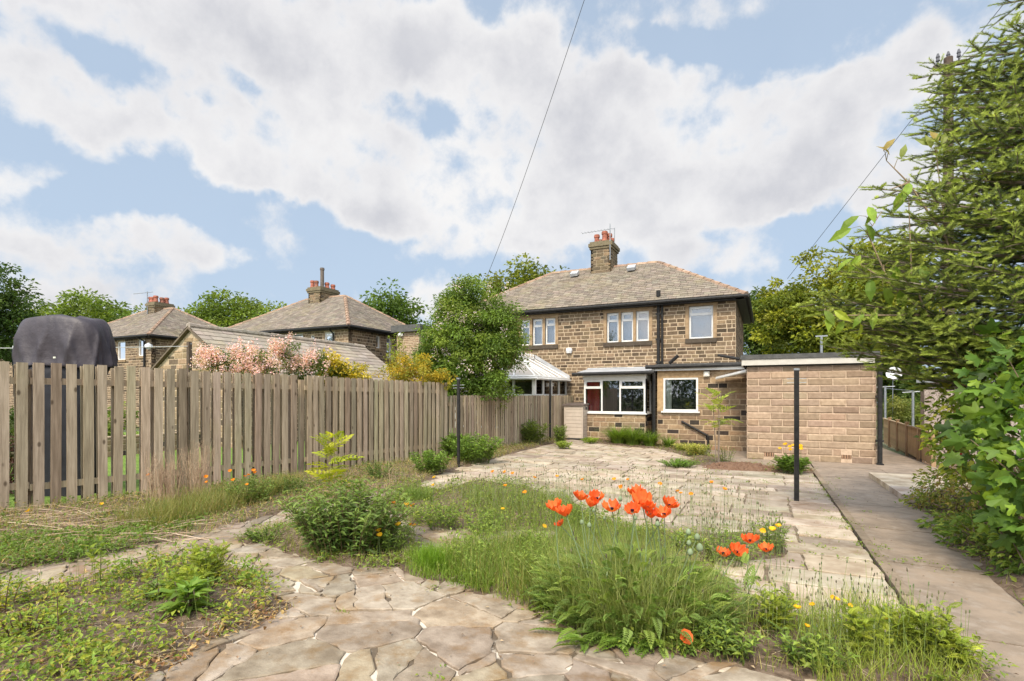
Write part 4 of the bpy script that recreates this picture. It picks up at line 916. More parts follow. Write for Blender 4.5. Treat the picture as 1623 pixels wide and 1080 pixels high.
mb=MB(); q=aD(87,567,7.83); mb.box(q[0]-.03,q[0]+.03,q[1]-.01,q[1],q[2]-.012,q[2]+.012,(.7,.7,.55)); build('tag',mb,paintm,T)

# ---------------------------------------------------------------- storage box by the bay
sY=17.6; sx0,sx1=float(aY(894,660,sY)[0]),float(aY(923.5,660,sY)[0]); sy1=float(aX(942,660,sx1)[1]); sz1=Zz(900,642,sY); sz0=gz(sx0,sY)+.02
T=thing('storage_box',((sx0+sx1)/2,sY,sz0),'beige plastic storage box with brown lid between fence and bay window','storage box')
mb=MB(); n=9; hh=(sz1-sz0-.06)
for i in range(n):
    z=sz0+.04+hh*i/n; mb.box(sx0+.03,sx1-.001,sY+.004,sy1-.03,z,z+hh/n-.012,(.50,.42,.34)); mb.box(sx0+.04,sx1-.01,sY+.012,sy1-.04,z+hh/n-.012,z+hh/n,(.3,.25,.2))
for (xa,ya) in ((sx0,sY),(sx1-.04,sY-.006),(sx1-.034,sy1-.04),(sx0,sy1-.04)): mb.box(xa,xa+.05,ya,ya+.05,sz0+.04,sz1-.02,(.46,.385,.31))
build('body',mb,paintm,T)
mb=MB(); mb.box(sx0-.02,sx1+.03,sY-.03,sy1+.02,sz0,sz0+.04,(.06,.055,.05)); build('base',mb,paintm,T)
mb=MB(); V=[(sx0-.04,sY-.05,sz1-.03),(sx1+.05,sY-.05,sz1-.03),(sx1+.05,sy1+.03,sz1+.03),(sx0-.04,sy1+.03,sz1+.03)]; mb.add(V+[np.array(v)+(0,0,.05) for v in V],[(3,2,1,0),(4,5,6,7),(0,1,5,4),(1,2,6,5),(2,3,7,6),(3,0,4,7)],(.13,.10,.085)); build('lid',mb,paintm,T)
mb=MB(); mb.box(sx1+.016,sx1+.03,sY+.3,sY+.42,sz1-.17,sz1-.07,(.05,.05,.05)); build('latch',mb,paintm,T)
# ---------------------------------------------------------------- vegetation
GREEN=[(.085,.165,.035),(.11,.20,.04),(.065,.13,.03)]
def crown_leaves(mb,C,Rd,n_cl,per,rc,ls,cols,shell=.55,flat=.55,tpl=LEAF4,clv=.16,asp=.6,seedshape=None,bottom=-.75):
    """clumps of leaves through an ellipsoid with an uneven outline"""
    C=np.asarray(C,float); Rd=np.asarray(Rd,float); cent=[]
    while len(cent)<n_cl:
        u=unit(rng.normal(0,1,3)); r=shell+(1-shell)*rng.random()**.7
        if rng.random()<.25: r=rng.uniform(.15,shell+.1)
        if u[2]*r<bottom: continue
        lump=1+.16*math.sin(3.1*u[0]*2+u[1]*5+C[0])+.12*math.sin(7*u[2]+4*u[0]+C[1])
        cent.append(C+u*Rd*r*lump)
    cent=np.array(cent); rad=rc*rng.uniform(.6,1.35,n_cl); ccol=mixcol(cols,n_cl,v=clv)
    O=np.repeat(cent,per,0); off=unit(rng.normal(0,1,(n_cl*per,3)))*(rng.random((n_cl*per,1))**.45); off*=np.repeat(rad,per)[:,None]*np.array((1,1,flat)); O=O+off
    D=unit(off+rng.normal(0,.35,O.shape)*rc*.6+np.array((0,0,-.12*rc))); X_,Y_,Z_=frames(D,None,.6)
    c=np.repeat(ccol,per,0)*(1+rng.normal(0,.15,(len(O),1))); sc=ls*rng.uniform(.65,1.3,len(O)); mb.inst(tpl,O,X_,Y_,Z_,np.stack([sc*asp,sc,sc],1),np.clip(c,.004,.9))
    return cent
def tree(name,label,cpx,cpy,D,rx,ry,cols,n_cl=150,per=70,ls=.22,rc=None,group=None,cat='tree',shell=.55,extra=(),bottom=-.75,depth=1.,trunk=True):
    C=aD(cpx,cpy,D); rX,rZ=rx*D/F,ry*D/F; g=gz(*C[:2]) if C[1]>0 else 0.
    base=np.array((C[0],C[1],g)); T=thing(name,base,label,cat,group); mb=MB(); rc=rc or rX*.2
    cent=list(crown_leaves(mb,C,(rX,rX*depth,rZ),n_cl,per,rc,ls,cols,shell=shell,bottom=bottom))
    for (px,py,ex,ey,k) in extra:
        cent+=list(crown_leaves(mb,aD(px,py,D+rng.normal(0,.4)),(ex*D/F,ex*D/F,ey*D/F),k,per,rc*.8,ls,cols,shell=shell,bottom=-1))
    build('crown',mb,leafm,T)
    tb=MB(); top=C-(0,0,rZ*.35); r0=max(.05,rX*.05); tb.tube([base-(0,0,.1),base*.5+top*.5+(rX*.03,0,0),top],[r0*1.2,r0,r0*.75],8)
    idx=rng.choice(len(cent),min(len(cent),16),replace=False)
    for i in idx:
        e=cent[i]; s0=base+(top-base)*rng.uniform(.55,1.); m=(s0+e)/2+np.array((0,0,rZ*.08)); tb.tube([s0,m,e],[r0*.45,r0*.28,r0*.08],5)
    build('trunk',tb,barkm,T); return T
far='mature trees beyond the houses'
DK=[(.06,.11,.03),(.08,.14,.035),(.10,.17,.045)]; MID=[(.15,.225,.045),(.19,.27,.055),(.11,.18,.035)]; YEL=[(.24,.28,.035),(.17,.22,.035),(.30,.33,.05),(.12,.17,.03)]
tree('tree','dark dense tree at the left edge beside the laundry',-28,500,20.,66,92,[(.07,.13,.04),(.10,.17,.05),(.05,.10,.03)],170,110,.13,rc=.42,group=far)
tree('tree','wide light green tree rising behind the dark cover',150,520,60.,86,52,MID,230,60,.38,rc=1.3,group=far,shell=.5)
tree('tree','light green tree between the two neighbouring hipped houses',382,520,60.,84,50,MID,200,60,.38,rc=1.3,group=far,extra=((330,505,30,16,30),))
tree('tree','green tree standing just right of the tall-flued house',612,510,48.,52,50,[(.08,.15,.03),(.11,.19,.04)],120,60,.32,rc=1.0,group=far)
tree('tree','rounded yellowish tree behind the left slope of the main roof',826,482,42.,66,58,[(.17,.22,.04),(.12,.17,.035),(.21,.25,.05)],190,60,.30,rc=.95,group=far)
tree('tree','big yellow-green tree behind the block garage',1345,515,36.,120,108,YEL,420,80,.26,rc=.85,group=far,extra=((1240,505,45,60,90),(1400,430,60,55,80)),bottom=-1)
tree('tree','darker green tree between the main house and the yellow-green tree',1205,530,46.,42,68,[(.07,.13,.03),(.10,.16,.04)],130,70,.3,rc=.9,group=far,bottom=-1)
tree('tree','green tree showing through the gap right of the garage',1425,600,34.,34,42,[(.10,.17,.04),(.07,.13,.03)],90,60,.2,rc=.6,group=far,bottom=-1)
def conifer(label,px,ytop,D,rpx,cols):
    q=aD(px,ytop,D); g=gz(*q[:2]); T=thing('conifer',(q[0],q[1],g),label,'conifer'); mb=MB(); n=5200; t=rng.random(n)**.7; a=rng.uniform(0,2*math.pi,n); rr=rpx*D/F*(t)*(.55+.45*rng.random(n)**.4)*(1+.18*np.sin(a*5+t*30))
    O=np.stack([q[0]+rr*np.cos(a),q[1]+rr*np.sin(a),q[2]-(q[2]-g)*t],1); Dd=np.stack([np.cos(a),np.sin(a),-.5+.3*rng.normal(0,1,n)],1); X_,Y_,Z_=frames(Dd); mb.inst(LEAF4,O,X_,Y_,Z_,np.stack([np.full(n,.1),np.full(n,.26),np.full(n,.2)],1),mixcol(cols,n)); build('crown',mb,leafm,T)
    tb=MB(); tb.tube([(q[0],q[1],g),(q[0],q[1],q[2]-.1)],[.12,.02],6); build('trunk',tb,barkm,T)
conifer('dark conical conifer between the panel fence and pebbledash garage',1450,572,27.,34,DK)
def fenceD(px):
    lo,hi=1.,18.
    for _ in range(40):
        y=(lo+hi)/2; d=-s_*FX(y)+c_*y; p=CX+F*(c_*FX(y)+s_*y)/d
        if p<px: lo=y
        else: hi=y
    return d
def mound(name,label,cpx,cpy,D,rx,ry,cols,cat,n_cl=60,per=60,ls=.08,rc=.2,blossom=None,group=None,depth=1.,extra=(),tpl=LEAFF,asp=.5,stems=8,shell=.6,bl=None,onfence=False):
    C=aD(cpx,cpy,D); g=gz(*C[:2]); base=np.array((C[0],C[1],g)); T=thing(name,base,label,cat,group); mb=MB()
    cent=list(crown_leaves(mb,C,(rx*D/F,rx*D/F*depth,ry*D/F),n_cl,per,rc,ls,cols,tpl=tpl,asp=asp,shell=shell,bottom=-1))
    for (px,py,ex,ey,k) in extra: cent+=list(crown_leaves(mb,aD(px,py,D if not onfence else fenceD(px+15)+.75),(ex*D/F,ex*D/F*depth,ey*D/F),k,per,rc,ls,cols,tpl=tpl,asp=asp,shell=shell,bottom=-1))
    build('foliage',mb,leafm,T); tb=MB()
    for i in rng.choice(len(cent),min(stems,len(cent)),replace=False): e=cent[i]; tb.tube([base+rng.normal(0,.05,3)*(1,1,0),base*.45+e*.55+rng.normal(0,.04,3),e],[.02,.013,.005],5,(.2,.14,.08))
    build('stems',tb,stemm,T)
    if blossom:
        k,size,cl,each=blossom; mb=MB(); ca=np.array(cent); fr_=(ca-C)@np.array((.35,-.9,.3)); idx=rng.choice(np.argsort(fr_)[len(ca)//3:],k); off=unit(rng.normal(0,.5,(k,3))+np.array((.3,-.9,.3))); P=ca[idx]+off*rc*1.15
        O=np.repeat(P,each,0)+rng.normal(0,1,(k*each,3))*size*(.5,.5,.8); X_,Y_,Z_=frames(rng.normal(0,1,(k*each,3))+(0,-.4,.4)); sc=(bl or size*.32)*rng.uniform(.7,1.3,k*each); mb.inst(LEAF4,O,X_,Y_,Z_,np.stack([sc*.9,sc,sc],1),mixcol(cl,k*each,v=.08)); build('blossoms',mb,petalm,T)
    return T
LIL=[(.13,.22,.045),(.17,.27,.06),(.10,.18,.04),(.21,.30,.07)]
mound('lilac_tree','tall lilac with pale pink flower spikes behind the lower fence',745,552,15.6,78,88,LIL,'lilac',430,95,.085,.30,blossom=(42,.13,[(.86,.72,.76),(.78,.63,.71),(.9,.78,.78)],34),extra=((735,485,38,42,70),(795,535,38,55,70),(690,560,34,60,60),(745,615,70,22,60)),stems=18)
PK=[(.90,.64,.65),(.88,.56,.60),(.93,.76,.75)]
mound('flowering_shrub','bushy climber smothered in pale pink blossom behind the tall fence',400,584,fenceD(415)+.8,60,26,[(.10,.15,.05),(.14,.19,.06)],'shrub',90,40,.05,.16,blossom=(430,.07,PK,24),extra=((485,578,58,22,80),(450,558,24,14,22),(345,572,26,20,26),(535,588,30,14,26)),bl=.032,onfence=True,depth=.55)
mound('yellow_shrub','yellow variegated shrub spilling over the fence right of the pink blossom',552,596,fenceD(560)+.7,42,20,[(.50,.42,.04),(.30,.30,.05),(.62,.52,.12)],'shrub',50,45,.075,.14,extra=((520,575,24,16,16),),bl=None,onfence=True,depth=.6)
mound('golden_shrub','golden orange shrub of two mounds left of the lilac',648,592,13.2,46,30,[(.42,.34,.04),(.50,.36,.035),(.24,.26,.05),(.33,.32,.05)],'shrub',80,60,.06,.17,extra=((690,600,26,20,30),),)
mound('climbing_plant','thin yellow-green climbing plant in front of the flat-roofed building',632,560,14.6,20,34,[(.26,.32,.05),(.18,.24,.05)],'climber',18,22,.07,.18)
# low plants behind the fence at the far left and the neighbour's border
mound('garden_plants','low flower bed growing behind the left end of the fence',10,720,8.2,60,60,[(.07,.10,.035),(.09,.15,.04),(.10,.05,.06)],'plants',40,60,.06,.18)
mb=MB(); wall0=(-14.2,-1); masonry(mb,(-14.3,-1.,-.05),(0,1,0),(1,0,0),11,.5,pal=STONE_LOW,p=P_LOW,ch=.14,ml=.4); build('garden_wall',mb,stonem,base=(-14.3,4,-.05),label='low stone wall behind the neighbouring lawn, seen between the pickets',cat='wall')
for k,(yy,cc) in enumerate(((1.2,DK),(3.6,MID),(5.6,DK),(7.6,MID))):
    T=thing('border_shrub',(-15.1,yy,0),('dark','light','bushy dark','bushy light')[k]+' green shrub above the low wall beyond the neighbouring lawn','shrub','shrubs along the low wall'); mb=MB(); crown_leaves(mb,(-15.1,yy,.65),(.6,1.0,.5),40,50,.22,.09,cc,bottom=-1); build('foliage',mb,leafm,T)
# hedges and planting on the right, beyond the panel fence
mound('hedge','light green unclipped hedge behind the low panel fence',1432,655,24.5,40,24,[(.16,.20,.06),(.12,.17,.04),(.22,.25,.08)],'hedge',110,60,.1,.3,extra=((1480,665,30,22,40),))
# far-off wood that closes the horizon
mb=MB(); n=26000; xs=rng.uniform(-110,50,n); ys=70+rng.uniform(-5,5,n)-xs*.02; zz_=(rng.random(n)**.8)*(4.2+1.3*np.sin(xs*.23)+1.2*np.sin(xs*.71+1)+.8*np.sin(xs*1.9)); O=np.stack([xs,ys,zz_-1.3],1); X_,Y_,Z_=frames(rng.normal(0,1,(n,3))); sc=rng.uniform(.4,.9,n); mb.inst(LEAF4,O,X_,Y_,Z_,np.stack([sc,sc,sc],1),mixcol(DK+MID,n)); build('distant_wood',mb,leafm,base=(-30,70,-1.2),kind='stuff',label='far-off line of green woodland behind the houses',cat='woodland')

def stem_plant(name,label,cat,base,nst,h,spread,nl,tpl,ll,asp,cols,group=None,scol=(.10,.13,.04),t0=.15,out=.9,bend=.25,leafup=.25,r=.004,hvar=.25,tip=None,rad=.05,kids=('foliage','stems'),lscale=None,stm=None):
    base=np.asarray(base,float)
    if len(base)==2: base=np.array((*base,gz(*base)+.02))
    T=thing(name,base,label,cat,group); mb=MB(); sb=MB(); tips=[]
    for i in range(nst):
        a=rng.uniform(0,2*math.pi); k=rng.random()**.6; hh=h*rng.uniform(1-hvar,1.)*(1-.25*k*(spread>h*.5)); s0=base+np.array((math.cos(a),math.sin(a),0))*rad*k; tipo=base+np.array((math.cos(a)*spread*k,math.sin(a)*spread*k,hh)); mid=(s0+tipo)/2+np.array((0,0,hh*bend*.6))-np.array((math.cos(a),math.sin(a),0))*spread*k*.12
        P=lambda t:(1-t)**2*s0+2*t*(1-t)*mid+t*t*tipo
        ts=np.linspace(0,1,6); sb.tube([P(t) for t in ts],list(np.linspace(r,r*.5,6)),4,jcol(scol,1,.1)[0],cap=False); tips.append(tipo)
        m=max(1,int(nl*rng.uniform(.8,1.2))); t=t0+(1-t0)*(np.arange(m)+rng.random(m)*.6)/m; O=np.array([P(min(1,x)) for x in t]); az_=np.arange(m)*2.4+rng.uniform(0,6); D=np.stack([np.cos(az_)*out,np.sin(az_)*out,leafup+rng.normal(0,.18,m)+.5*t**3],1)
        X_,Y_,Z_=frames(D,None,.25); sc=ll*rng.uniform(.65,1.2,m)*(1-.35*t**2 if lscale is None else lscale(t)); tp=tpl if isinstance(tpl,tuple) else tpl[i%len(tpl)]
        cc=mixcol(cols,m)*(1+.25*(t[:,None]-.5)) if tip is None else mixcol(cols,m)*(1-t[:,None]**3)+mixcol(tip,m)*t[:,None]**3
        mb.inst(tp,O,X_,Y_,Z_,np.stack([sc*asp,sc,sc],1),np.clip(cc,.004,.9))
    if nl: build(kids[0],mb,leafm,T)
    build(kids[1],sb,stm or stemm,T); return T,np.array(tips)
# the leafy shrub in the foreground
sc0=G(532,882); stem_plant('leafy_shrub','dark leafy bush at the edge of the crazy paving','shrub',sc0[:2]+(-.02,.2),200,.74,.68,15,LEAFN,.115,.27,[(.11,.20,.065),(.15,.25,.08),(.09,.16,.06)],tip=[(.20,.30,.09)],hvar=.35,out=1.,rad=.36,bend=.2,lscale=lambda t:1-.2*t,t0=.06,scol=(.16,.12,.06))
stem_plant('leafy_shrub','lighter leafy bush with yellow flowers on the right flank of the dark bush','shrub',G(612,880)[:2],34,.36,.3,14,LEAFN,.07,.3,[(.12,.20,.05),(.16,.25,.06)],rad=.15)
stem_plant('ash_seedling','yellow-leaved ash seedling standing up out of the dark bush','seedling',G(505,868)[:2]+(-.12,.3),3,1.08,.06,12,ASH[0],.28,1.,[(.42,.46,.05),(.32,.40,.05)],t0=.4,leafup=.35,hvar=.05,r=.006,scol=(.25,.2,.08))
stem_plant('low_leafy_plant','low grassy green plant at the left foot of the dark bush','plant',G(415,862)[:2]+(0,.05),40,.16,.25,6,LEAFF,.05,.5,[(.16,.26,.05),(.12,.21,.05)],rad=.12)
# border plants by the fence
def bush(label,px,py,h,sp,nst,nl,ll,cols,tpl=LEAFF,asp=.5,name='border_plant',cat='plant',group=None,dy=0.,**k):
    q=G(px,py)[:2]+(0,dy); return stem_plant(name,label,cat,q,nst,h,sp,nl,tpl,ll,asp,cols,group=group,rad=sp*.5,**k)
bg_='leafy plants in the border under the fence'
bush('bright green leafy mound left of the middle black post',682,752,.52,.52,85,15,.09,[(.17,.29,.06),(.13,.23,.05)],group=bg_)
bush('large fresh green mound right of the middle black post',752,735,.74,.70,110,16,.11,[(.16,.28,.05),(.12,.22,.045),(.20,.32,.07)],group=bg_,tpl=LEAFF)
bush('ferny green plant on the fence side of the middle black post',722,728,.62,.4,50,6,.22,[(.13,.22,.05),(.10,.18,.04)],tpl=FERN,asp=1.,group=bg_)
bush('grassy clump with tall fronds beside the far black post',842,705,.8,.55,60,9,.2,[(.17,.24,.06),(.13,.2,.05)],tpl=FERN,asp=.7,group=bg_)
bush('green clump between the far black post and the storage box',888,706,.62,.3,40,10,.12,[(.15,.23,.05)],group=bg_)
bush('small yellow-green clump beneath the far black post',893,712,.25,.3,40,9,.09,[(.26,.36,.06)],group=bg_)
bush('tuft of weeds against the fence behind the yellow seedling',600,762,.35,.4,40,9,.07,[(.12,.19,.05)],group=bg_)
bush('weedy clump with orange flowers beside the dry stalks',372,806,.42,.4,60,10,.07,[(.12,.2,.05),(.16,.24,.06)],group=bg_,dy=.2)
bush('low weeds right of the dry stalks',440,790,.3,.4,40,9,.06,[(.12,.19,.05)],group=bg_,dy=.2)
# planting in front of the house
def strap(label,px,py,h,sp,n,cols,w_=.025,name='strap_leaved_plant',group=None):
    q=G(px,py); q[1]=min(q[1],17.5); q[2]=gz(q[0],q[1]); T=thing(name,q,label,'plant',group); mb=MB(); a=rng.uniform(0,2*math.pi,n); rr=rng.random(n)*sp*.4; O=np.stack([q[0]+rr*np.cos(a),q[1]+rr*np.sin(a),np.full(n,q[2]+.02)],1)
    for k,tp in enumerate([blade(.5,4),blade(.95,4),blade(1.3,4)]):
        s_=slice(k,None,3); Zc=np.tile((0,0,1.),(len(O[s_]),1)); Yc=np.stack([np.cos(a[s_]),np.sin(a[s_]),0*a[s_]],1); Xc=np.cross(Yc,Zc); hs=h*rng.uniform(.6,1.1,len(Xc)); mb.inst(tp,O[s_],Xc,Yc,Zc,np.stack([np.full(len(Xc),w_),hs,hs],1),mixcol(cols,len(Xc)))
    build('foliage',mb,leafm,T); return T
hg='plants along the foot of the house'
for (px,py,h,sp,n,lb) in ((985,703,.75,.6,420,'arching green strap-leaved clump under the bay window'),(1016,702,.72,.6,380,'arching green clump under the right end of the bay'),(1044,703,.62,.45,260,'arching green clump in front of the downpipe'),(1072,706,.5,.3,140,'small arching green clump under the kitchen window')):
    strap(lb,px,py,h,sp,n,[(.13,.23,.04),(.19,.30,.06),(.10,.18,.035)],group=hg)
bush('yellow-green tuft in front of the storage box',935,704,.22,.35,40,10,.08,[(.24,.36,.05)],group=hg)
bush('pale variegated low plant in front of the kitchen wall',1085,716,.28,.5,70,12,.07,[(.52,.52,.18),(.34,.40,.10),(.2,.3,.06)],group=hg)
bush('yellow variegated mound at the left end of the soil heap',1103,724,.42,.4,80,13,.07,[(.50,.50,.18),(.34,.40,.10)],group=hg)
bush('bright green creeping mat in front of the variegated mound',1075,741,.18,.55,110,10,.06,[(.16,.30,.05),(.12,.24,.04)],group=hg)
bush('green weeds growing beside the stone flue at the kitchen corner',1120,722,.4,.25,20,10,.06,[(.2,.27,.07)],group=hg)
bush('leafy seedlings at the foot of the ash sapling',1150,734,.5,.3,20,8,.06,[(.2,.27,.07),(.13,.2,.05)],group=hg)
stem_plant('ash_sapling','young pale green ash sapling in front of the kitchen wall','sapling',G(1138,742)[:2],3,1.75,.16,8,ASH[0],.46,1.,[(.36,.44,.12),(.28,.38,.09)],t0=.45,leafup=.2,hvar=.1,r=.012,scol=(.3,.25,.15),stm=barkm)
# heap of dug soil
mb=MB(); V=[];Fs=[]; a=G(1112,742); b=G(1292,750); n1,n2=60,14
for i in range(n1+1):
    for j in range(n2+1):
        t=i/n1; u=j/n2; p=a+(b-a)*t+np.array((0,.42*(u-.35)*2,0)); hgt=.16*math.sin(math.pi*u)*(.35+.65*math.exp(-((t-.35)/.25)**2))*min(1,t*8,(1-t)*8); V.append((p[0]+rng.normal(0,.012),p[1]+rng.normal(0,.012),gz(p[0],p[1])+.0+hgt+rng.normal(0,.022)*math.sin(math.pi*u)))
for i in range(n1):
    for j in range(n2): k=i*(n2+1)+j; Fs.append((k,k+n2+1,k+n2+2,k+1))
mb.add(V,Fs,(1.,.72,.6)); heapm=mat('reddish_soil',(.14,.075,.045),(.20,.12,.075),16.,1.,bump=.03,bscale=30); build('soil_heap',mb,heapm,base=a,label='long heap of dug reddish soil at the far edge of the patio',cat='soil heap')
# Welsh poppies
YP=[(.85,.50,.02),(.88,.58,.04)]; OP=[(.90,.30,.02),(.88,.38,.03)]
def flower_mesh(mb,c,r,up,cols,petals=4,cup=.5,ruffle=.08,seg=5):
    up=unit(np.asarray(up,float)); x=unit(np.cross(up,(.3,.9,.1))); y=np.cross(up,x)
    for k in range(petals):
        a0=2*math.pi*k/petals+rng.normal(0,.12); half=math.pi/petals*1.35; V=[];Fs=[]; col=mixcol(cols,1,v=.05)[0]; ph=rng.uniform(0,6); rr=r*rng.uniform(.88,1.1); lift=(k%2)*.06*r
        CC=[]
        for i in range(seg+1):
            t=i/seg
            for j in range(seg+1):
                s=(j/seg-.5)*2; a=a0+s*half*(.35+.65*math.sin(min(1,t*1.25)*math.pi/2)); rad=rr*(t**.85)*(1-.18*s*s*t)*(1-.12*cup*t*t); z=rr*cup*(1.15*t**1.35)+lift+ruffle*rr*t*t*math.sin(s*7+ph)
                V.append(np.asarray(c)+x*rad*math.cos(a)+y*rad*math.sin(a)+up*z); CC.append(col*(.12+.88*min(1,t*3.2)) if petals>4 else col)
        for i in range(seg):
            for j in range(seg): q=i*(seg+1)+j; Fs.append((q,q+1,q+seg+2,q+seg+1))
        mb.add(V,Fs,np.array(CC))
def small_poppy(q,h,cols,label,group,lean=None,r=.031):
    q=np.asarray(q,float); T=thing('welsh_poppy',q,label,'flower',group); l=rng.normal(0,.06,2)*h if lean is None else lean; tip=q+np.array((l[0],l[1],h))
    mb=MB(); mb.tube([q,(q+tip)/2+(l[0]*.3,l[1]*.3,.02),tip],[.0022,.002,.0016],5,(.13,.18,.06)); build('stem',mb,stemm,T)
    mb=MB(); flower_mesh(mb,tip,r*rng.uniform(.85,1.15),(rng.normal(0,.25),-.35+rng.normal(0,.25),1),cols,4,.55,seg=3); build('bloom',mb,petalm,T); return T
def poppies_at(lst,where,group,cols,Dof,lbl):
    for k,(px,py,bpy_) in enumerate(lst):
        q=G(px,bpy_); D=np.array([-s_,c_])@q[:2]; z=H+D*(HY-py)/F; h=max(.06,z-q[2]); small_poppy(q+(rng.normal(0,.02),0,0),h,cols,lbl,group)
G1='small yellow and orange poppies scattered through the meadow'
mead=[(975,761,812,'o'),(992,761,818,'o'),(920,761,815,'o'),(1044,768,820,'o'),(984,772,815,'o'),(988,772,840,'o'),(1068,779,826,'o'),(1080,783,838,'o'),(1122,766,830,'o'),(1147,776,836,'o'),(781,749,800,'o'),(797,749,805,'o'),(812,751,808,'o'),(806,771,816,'o'),(830,782,830,'o'),(848,758,812,'o'),(872,757,815,'o'),(686,758,800,'y'),(686,770,800,'y'),(1100,785,840,'o'),
      (627,798,850,'o'),(640,808,852,'o'),(645,801,850,'y'),(656,802,853,'o'),(648,834,860,'o'),(657,834,862,'o'),(797,808,840,'y'),(628,833,880,'y'),(596,845,890,'y'),(603,849,890,'y'),(863,836,870,'y'),(1003,785,830,'o')]
for (px,py,b_,c) in mead:
    near=' near the left of the meadow' if px<700 else ''
    q=G(px,b_); D=np.array([-s_,c_])@q[:2]; h=max(.06,H+D*(HY-py)/F-q[2]); small_poppy(q,h,OP if c=='o' else YP,('small orange poppy on a thin stem among seed heads of the meadow' if c=='o' else 'small yellow poppy on a thin stem in the weedy beds'),G1 if c=='o' else 'small yellow poppies in the weedy beds')
for (px,py,b_) in ((1219,840,905),(1238,838,905),(1230,834,905),(1213,843,903)):
    q=G(px,b_); D=np.array([-s_,c_])@q[:2]; small_poppy(q,max(.06,H+D*(HY-py)/F-q[2]),YP,'small yellow poppy at the right end of the far bed','yellow poppies at the right end of the far bed')
for (px,py,b_) in ((1275,966,1042),(1287,963,1045),(1281,994,1045),(1322,949,1035),(1329,955,1035),(1350,962,1030),(1403,981,1040)):
    q=G(px,b_); D=np.array([-s_,c_])@q[:2]; small_poppy(q,max(.06,H+D*(HY-py)/F-q[2]),YP,'small yellow poppy in the weedy bed at bottom right','yellow poppies in the bed at bottom right',r=.02)
for (px,py,b_) in ((160,800,822),(49,810,835)):
    q=G(px,b_); D=np.array([-s_,c_])@q[:2]; small_poppy(q,max(.06,H+D*(HY-py)/F-q[2]),YP,'small yellow poppy in the border at the foot of the tall fence','yellow poppies at the foot of the fence')
for (px,py,b_) in ((366,748,800),(370,762,805),(332,757,800),(387,756,803),(392,753,803),(402,750,800),(402,747,800),(329,765,802),(236,754,800),(393,769,805)):
    q=G(px,b_); D=np.array([-s_,c_])@q[:2]; small_poppy(q,max(.06,H+D*(HY-py)/F-q[2]),OP,'small orange poppy in front of the fence beside the dry stalks','orange poppies beside the dry stalks',r=.03)
bush('green mound of ferny leaves under yellow poppies in front of the garage',1255,752,.38,.36,60,6,.17,[(.15,.26,.05),(.12,.22,.04)],tpl=FERN,asp=.9,name='poppy_plant')
for (px,py,b_) in ((1238,712,750),(1247,706,750),(1252,709,750),(1255,707,750),(1252,714,750),(1266,709,750),(1270,712,750),(1273,713,750),(1273,708,750)):
    q=G(px,b_+rng.uniform(-2,2)); D=np.array([-s_,c_])@q[:2]; small_poppy(q,max(.06,H+D*(HY-py)/F-q[2]),YP,'yellow poppy rising from the ferny mound in front of the garage','yellow poppies in front of the garage',r=.045)
def blades(mb,O,h,w_,cols,lean=.5,v=.15):
    n=len(O); k=rng.integers(0,3,n); a=rng.uniform(0,2*math.pi,n); hh=h*rng.uniform(.45,1.1,n)
    for j in range(3):
        m=k==j; 
        if not m.any(): continue
        Z_=unit(np.stack([rng.normal(0,.12*lean*2,m.sum()),rng.normal(0,.12*lean*2,m.sum()),np.ones(m.sum())],1)); Y_=np.stack([np.cos(a[m]),np.sin(a[m]),0*a[m]],1); X_=unit(np.cross(Y_,Z_)); mb.inst(BLADES[j],O[m],X_,Y_,Z_,np.stack([np.full(m.sum(),w_),hh[m],hh[m]],1),mixcol(cols,m.sum(),v=v))
